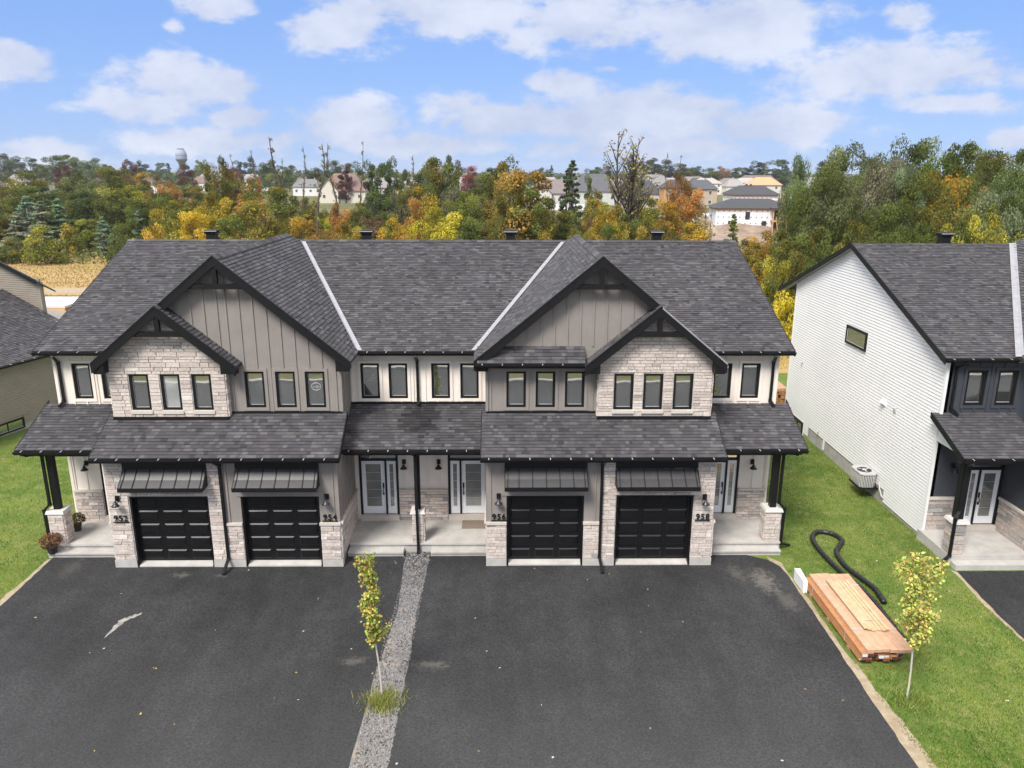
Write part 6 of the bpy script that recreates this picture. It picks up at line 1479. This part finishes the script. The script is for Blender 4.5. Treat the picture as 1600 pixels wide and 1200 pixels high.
far_house(480, 302, 44, 380, 4.2, 3.5, (.66, .66, .66), GR, 'grey-roofed white house behind the bare trees, left of the brown-roofed one')
far_house(600, 303, 70, 370, 4, 4.6, W_, (.21, .20, .20), 'grey-roofed house just behind the brown-roofed cream house')
far_house(330, 290, 50, 520, 4.5, 5, (.74, .74, .74), (.22, .21, .215), 'white house with pale grey roof beyond the first roof vent')
far_house(385, 289, 30, 480, 4.2, 5, (.78, .77, .75), (.26, .25, .25), 'small white gabled house right of the first roof vent', hip=False)
far_house(75, 286, 40, 560, 4.5, 5, TN, (.14, .135, .15), 'dark-roofed house far beyond the dry meadow')
far_house(25, 290, 36, 480, 4.2, 4.5, W_, (.2, .19, .19), 'cream house at the far left beyond the wood')
far_house(866, 320, 64, 270, 4.6, 4.6, (.60, .55, .52), (.17, .14, .135), 'brown-roofed pink-walled house behind the dark conifer', gable_front=True)
far_house(858, 296, 50, 400, 4, 3.4, W_, (.33, .31, .28), 'pale tan-roofed house behind the brown-roofed pink-walled one')
far_house(930, 312, 70, 290, 4.8, 6.2, (.52, .55, .52), (.085, .088, .095), 'house with a big dark grey roof, left of the tall bare tree')
far_house(948, 291, 36, 420, 4.5, 3.0, (.8, .8, .8), (.6, .6, .6), 'white-roofed house right of the dark conifer', hip=False)
far_house(1012, 303, 80, 330, 6.2, 4.4, (.56, .50, .45), (.20, .19, .185), 'two-storey tan house with grey hip roof behind the tall bare tree', storeys=2, nwin=3)
far_house(1000, 318, 70, 270, 4.6, 4.4, (.5, .45, .42), DK, 'low house with blackish hip roof, in front of the two-storey tan house')
far_house(1062, 312, 50, 262, 6.8, 2.6, (.48, .27, .12), DK, 'unfinished house clad in bare orange boards, with blackish roof', storeys=2, nwin=3)
far_house(1098, 310, 44, 270, 6.2, 3.0, (.46, .36, .27), (.07, .075, .085), 'dark-roofed house right of the unfinished orange one', storeys=2, nwin=2)
far_house(1106, 296, 44, 420, 5.6, 2.8, (.74, .68, .62), (.36, .31, .28), 'first cream house of the distant row', nwin=4, storeys=2)
far_house(1142, 296, 34, 430, 5.8, 2.6, (.76, .71, .66), (.18, .145, .14), 'second house of the distant row, with brown roof', nwin=3, storeys=2)
far_house(1168, 295, 40, 440, 5.8, 2.6, (.72, .67, .60), (.34, .32, .30), 'third house of the distant row, with pale roof', nwin=3, storeys=2)
far_house(1186, 286, 60, 520, 5, 4.4, (.5, .42, .36), (.17, .11, .10), 'brown-roofed house on the skyline behind the building site')
far_house(1196, 296, 50, 360, 6, 3.4, (.62, .58, .52), (.50, .29, .15), 'house with bare orange roof boards behind the building site', nwin=3, storeys=2)
far_house(1270, 312, 44, 300, 6, 4, (.7, .7, .7), (.2, .2, .21), 'grey-roofed white house seen between the willows', storeys=2, nwin=3)
far_house(960, 300, 46, 380, 4.6, 3.6, (.66, .62, .57), (.24, .22, .21), 'pale house with brown grey roof left of the two-storey tan house', nwin=3)
far_house(1045, 296, 40, 430, 5.2, 3.2, (.70, .66, .62), (.30, .28, .27), 'pale two-storey house right of the two-storey tan house', storeys=2, nwin=3)
far_house(1085, 288, 44, 520, 5, 3.4, (.72, .69, .64), (.21, .17, .16), 'small brown-roofed house on the skyline above the cream row', nwin=3)
far_house(1372, 318, 40, 290, 6, 4, (.75, .74, .72), (.25, .24, .24), 'pale house seen through the big willow', storeys=2, nwin=3)
HU = (-20, 60, 135, 230, 310, 420, 470, 580, 640, 720, 800, 860, 905, 1040, 1090, 1150)
for k in range(16):
    q = random.Random(200+k); u = HU[k]; d = q.uniform(400, 560)
    far_house(u, 292, q.uniform(18, 30), d, 4.4, 3.6, q.choice((W_, TN, (.72, .71, .69))), q.choice((GR, BR, (.28, .26, .25), DK)), f'small distant house {where_words(u)}, on the skyline', nwin=2)
# building site: two wrapped houses
def wrap_house(u, vb, wpx, dist, h, roof_h, label, storeys, deck=False, depth=9, rz=0):
    p = at(u, vb, dist); w = (at(u+wpx/2, vb, dist)-at(u-wpx/2, vb, dist)).length
    t = thing('unfinished_house', (p.x, p.y, 0), label, 'house', 'unfinished houses on the building site', rz=rz)
    wt, od, bk = (.70, .70, .71), (.50, .29, .13), (.045, .047, .052)
    mb = MB(); mb.box(-w/2, w/2, 0, depth, -.3, h); part('wall', mb, wt, t)
    mb = MB(); mb.box(-w/2-.03, w/2+.03, -.05, depth+.03, h-.38, h+.02); part('wall_plate', mb, od, t)
    mb = MB(); e = .55; i = min(w*.28, depth*.5); A = [(-w/2-e, -e, h+.03), (w/2+e, -e, h+.03), (w/2+e, depth+e, h+.03), (-w/2-e, depth+e, h+.03), (-w/2-e+i, depth/2, h+roof_h), (w/2+e-i, depth/2, h+roof_h)]
    mb.faces(A, ((0, 1, 5, 4), (2, 3, 4, 5), (1, 2, 5), (3, 0, 4), (3, 2, 1, 0))); part('roof', mb, bk, t)
    mb = MB()
    for st in range(storeys*2):
        n = int(w/1.05); z = h*(st+.55)/(storeys*2)
        for k in range(n):
            x = -w/2+w*(k+.5)/n; mb.box(x-.11, x+.11, -.02, -.003, z-.12, z+.12)
    tag(part('wrap_print', mb, (.16, .17, .19), t), kind='stuff')
    for k in range(3):
        x = -w*.3+k*w*.22; z = .9 if k != 1 else h*.55; mb = MB(); mb.box(x-.45, x+.45, -.06, -.025, z, z+1.5); part('window', mb, (.02, .02, .022), t)
    if deck:
        x0, x1 = w*.22, w/2+1.2
        mb = MB(); mb.box(x0, x1, -2.2, -.03, h*.48, h*.48+.25); part('deck', mb, od, t)
        for x in (x0+.1, (x0+x1)/2, x1-.1):
            mb = MB(); mb.box(x-.09, x+.09, -2.15, -1.97, 0, h); part('deck_post', mb, od, t)
        mb = MB(); mb.box(x0-.4, x1+.4, -2.6, -.03, h, h+.22); part('porch_roof', mb, bk, t)
        for x in (x0+1.2, x1-1.4):
            mb = MB(); mb.box(x-.7, x+.7, -.07, -.03, h*.5+.3, h*.92); part('opening', mb, (.02, .02, .022), t)
            mb = MB(); mb.box(x-.6, x+.6, -.07, -.03, 0.1, 2.2); part('opening', mb, (.02, .02, .022), t)
        for k, lean in enumerate((.6, -.5)):
            mb = MB(); mb.beam((x0+.7+k*.4, -2.6, 0), (x0+.7+k*.4+lean, -2.2, 3.4), .14, .14); part('brace', mb, od, t)
    else:
        for k in range(2):
            mb = MB(); x = -w*.1+k*1.1; mb.box(x-.2, x+.2, depth/2-.2, depth/2+.2, h+roof_h-.6, h+roof_h+.35); part('roof_vent', mb, bk, t)
    return t
wrap_house(1176, 357, 116, 160, 4.9, 1.8, 'nearer white-wrapped unfinished house with orange deck posts', 2, True, rz=R(-6))
wrap_house(1178, 340, 70, 196, 6.5, 2.2, 'farther white-wrapped unfinished house standing behind the one with the deck', 2)
# dirt heap before it
p = ground_at(1160, 362); mb = MB(); n = 18; prof = [(9, 0), (7.2, .7), (4.6, 1.7), (2, 2.5), (.3, 2.75)]; q = random.Random(5)
rings = []
for (r_, z) in prof: rings.append([(p.x+r_*1.5*math.cos(2*math.pi*j/n)*q.uniform(.85, 1.15), p.y+r_*.7*math.sin(2*math.pi*j/n)*q.uniform(.85, 1.15), z*q.uniform(.85, 1.15)) for j in range(n)])
vs = [v for rg in rings for v in rg]; mb.faces(vs, [(k*n+j, k*n+(j+1) % n, (k+1)*n+(j+1) % n, (k+1)*n+j) for k in range(len(prof)-1) for j in range(n)]+[tuple((len(prof)-1)*n+j for j in range(n))])
tag(mb.build('dirt_heap', M['dirt'], None, True), 'heap of brown dirt in front of the nearer white-wrapped house', 'dirt heap')
# white pickup at the site
p = ground_at(1114, 341); t = thing('pickup_truck', (p.x, p.y, 0), 'white pickup truck parked at the left end of the white-wrapped house', 'pickup truck')
mb = MB(); mb.box(-2.7, 2.7, -.95, .95, .55, 1.15); mb.hexa([(-.5, -.9, 1.151), (1.6, -.9, 1.151), (1.6, .9, 1.151), (-.5, .9, 1.151), (-.1, -.78, 1.8), (1.1, -.78, 1.8), (1.1, .78, 1.8), (-.1, .78, 1.8)]); mb.box(-2.65, -.55, -.93, -.83, 1.151, 1.32); mb.box(-2.65, -.55, .83, .93, 1.151, 1.32); mb.build('body', M['truck'], t)
mb = MB(); mb.hexa([(-.35, -.905, 1.2), (1.45, -.905, 1.2), (1.45, -.85, 1.2), (-.35, -.85, 1.2), (-.05, -.80, 1.72), (1.05, -.80, 1.72), (1.05, -.75, 1.72), (-.05, -.75, 1.72)]); mb.build('side_window', M['farglass'], t)
for x in (-1.7, 1.75):
    for y in (-.92, .72):
        mb = MB(); mb.tube([(x, y-.02, .42), (x, y+.22, .42)], .42, 14); w_ = mb.build('wheel', M['rubber'], t); mb = MB(); mb.tube([(x, y-.03, .42), (x, y-.021, .42)], .22, 10); mb.build('rim', M['acmetal'], w_)
# white fence by the pink-walled house, seen under the conifer
p = at(890, 322, 250); t = thing('white_fence', (p.x, p.y, 0), 'white board fence in front of the brown-roofed pink-walled house', 'fence')
for k in range(11):
    mb = MB(); mb.box(-7+k*1.3, -7+k*1.3+1.26, 0, .06, .05, 1.9); part('fence_panel', mb, (.76, .76, .77), t)
# water tower on the horizon
p = at(285, 262, 900); t = thing('water_tower', (p.x, p.y, 0), 'pale water tower with dark bands on the horizon at left', 'water tower')
def lathe_part(name, prof, colr):
    mb = MB(); mb.lathe(prof, (0, 0, 0), 20); o = part(name, mb, colr, t); return o
t.scale = (.62, .62, .92)
lathe_part('pedestal', [(5.4, 0), (4.6, 10), (4.8, 16), (6.2, 20), (9.6, 23.5)], (.13, .155, .15)); lathe_part('rim', [(9.9, 23.5), (10, 24.6), (9.6, 24.7)], (.12, .14, .15)); lathe_part('tank', [(9.4, 24.7), (9.8, 27), (9.5, 31), (7.6, 34.5), (5.8, 35.5)], (.29, .345, .44)); lathe_part('dark_band', [(9.86, 28.1), (9.84, 29.4)], (.22, .25, .30)); lathe_part('roof_cap', [(6.0, 35.2), (6.0, 36.6), (.5, 36.9)], (.13, .15, .17))
# pale covered stack beyond the tan house
t = thing('covered_stack', (-38, 47, 0), 'low white-covered stack with a timber edge, on the grass behind the tan house', 'stack', world=True)
mb = MB(); mb.box(-42, -34.9, 44.4, 49.5, .62, .80); part('cover', mb, (.55, .55, .57), t)
mb = MB(); mb.cur = (.55, .35, .16); mb.box(-42, -34.95, 44.42, 44.56, .30, .618); mb.build('edge_beam', M['wood'], t)
mb = MB(); mb.cur = (.42, .30, .18)
for x in (-41.5, -38.5, -35.3): mb.box(x-.1, x+.1, 44.6, 49, 0, .60)
mb.build('bearer', M['wood'], t)

# ------------------------------------------------------------------ thin autumn haze
mb = MB(); mb.box(-3520, 3520, -3520, 3520, -1.0, 40.0)
hz = bpy.data.materials.new('haze'); hz.use_nodes = True; t = NT(hz.node_tree); o = t.n('ShaderNodeOutputMaterial'); v = t.n('ShaderNodeVolumePrincipled')
v.inputs['Color'].default_value = (.90, .94, 1, 1); v.inputs['Density'].default_value = .00013; v.inputs['Anisotropy'].default_value = .1; t.l(v.outputs[0], o.inputs['Volume'])
M['haze'] = hz; tag(mb.build('haze', hz), kind='stuff')
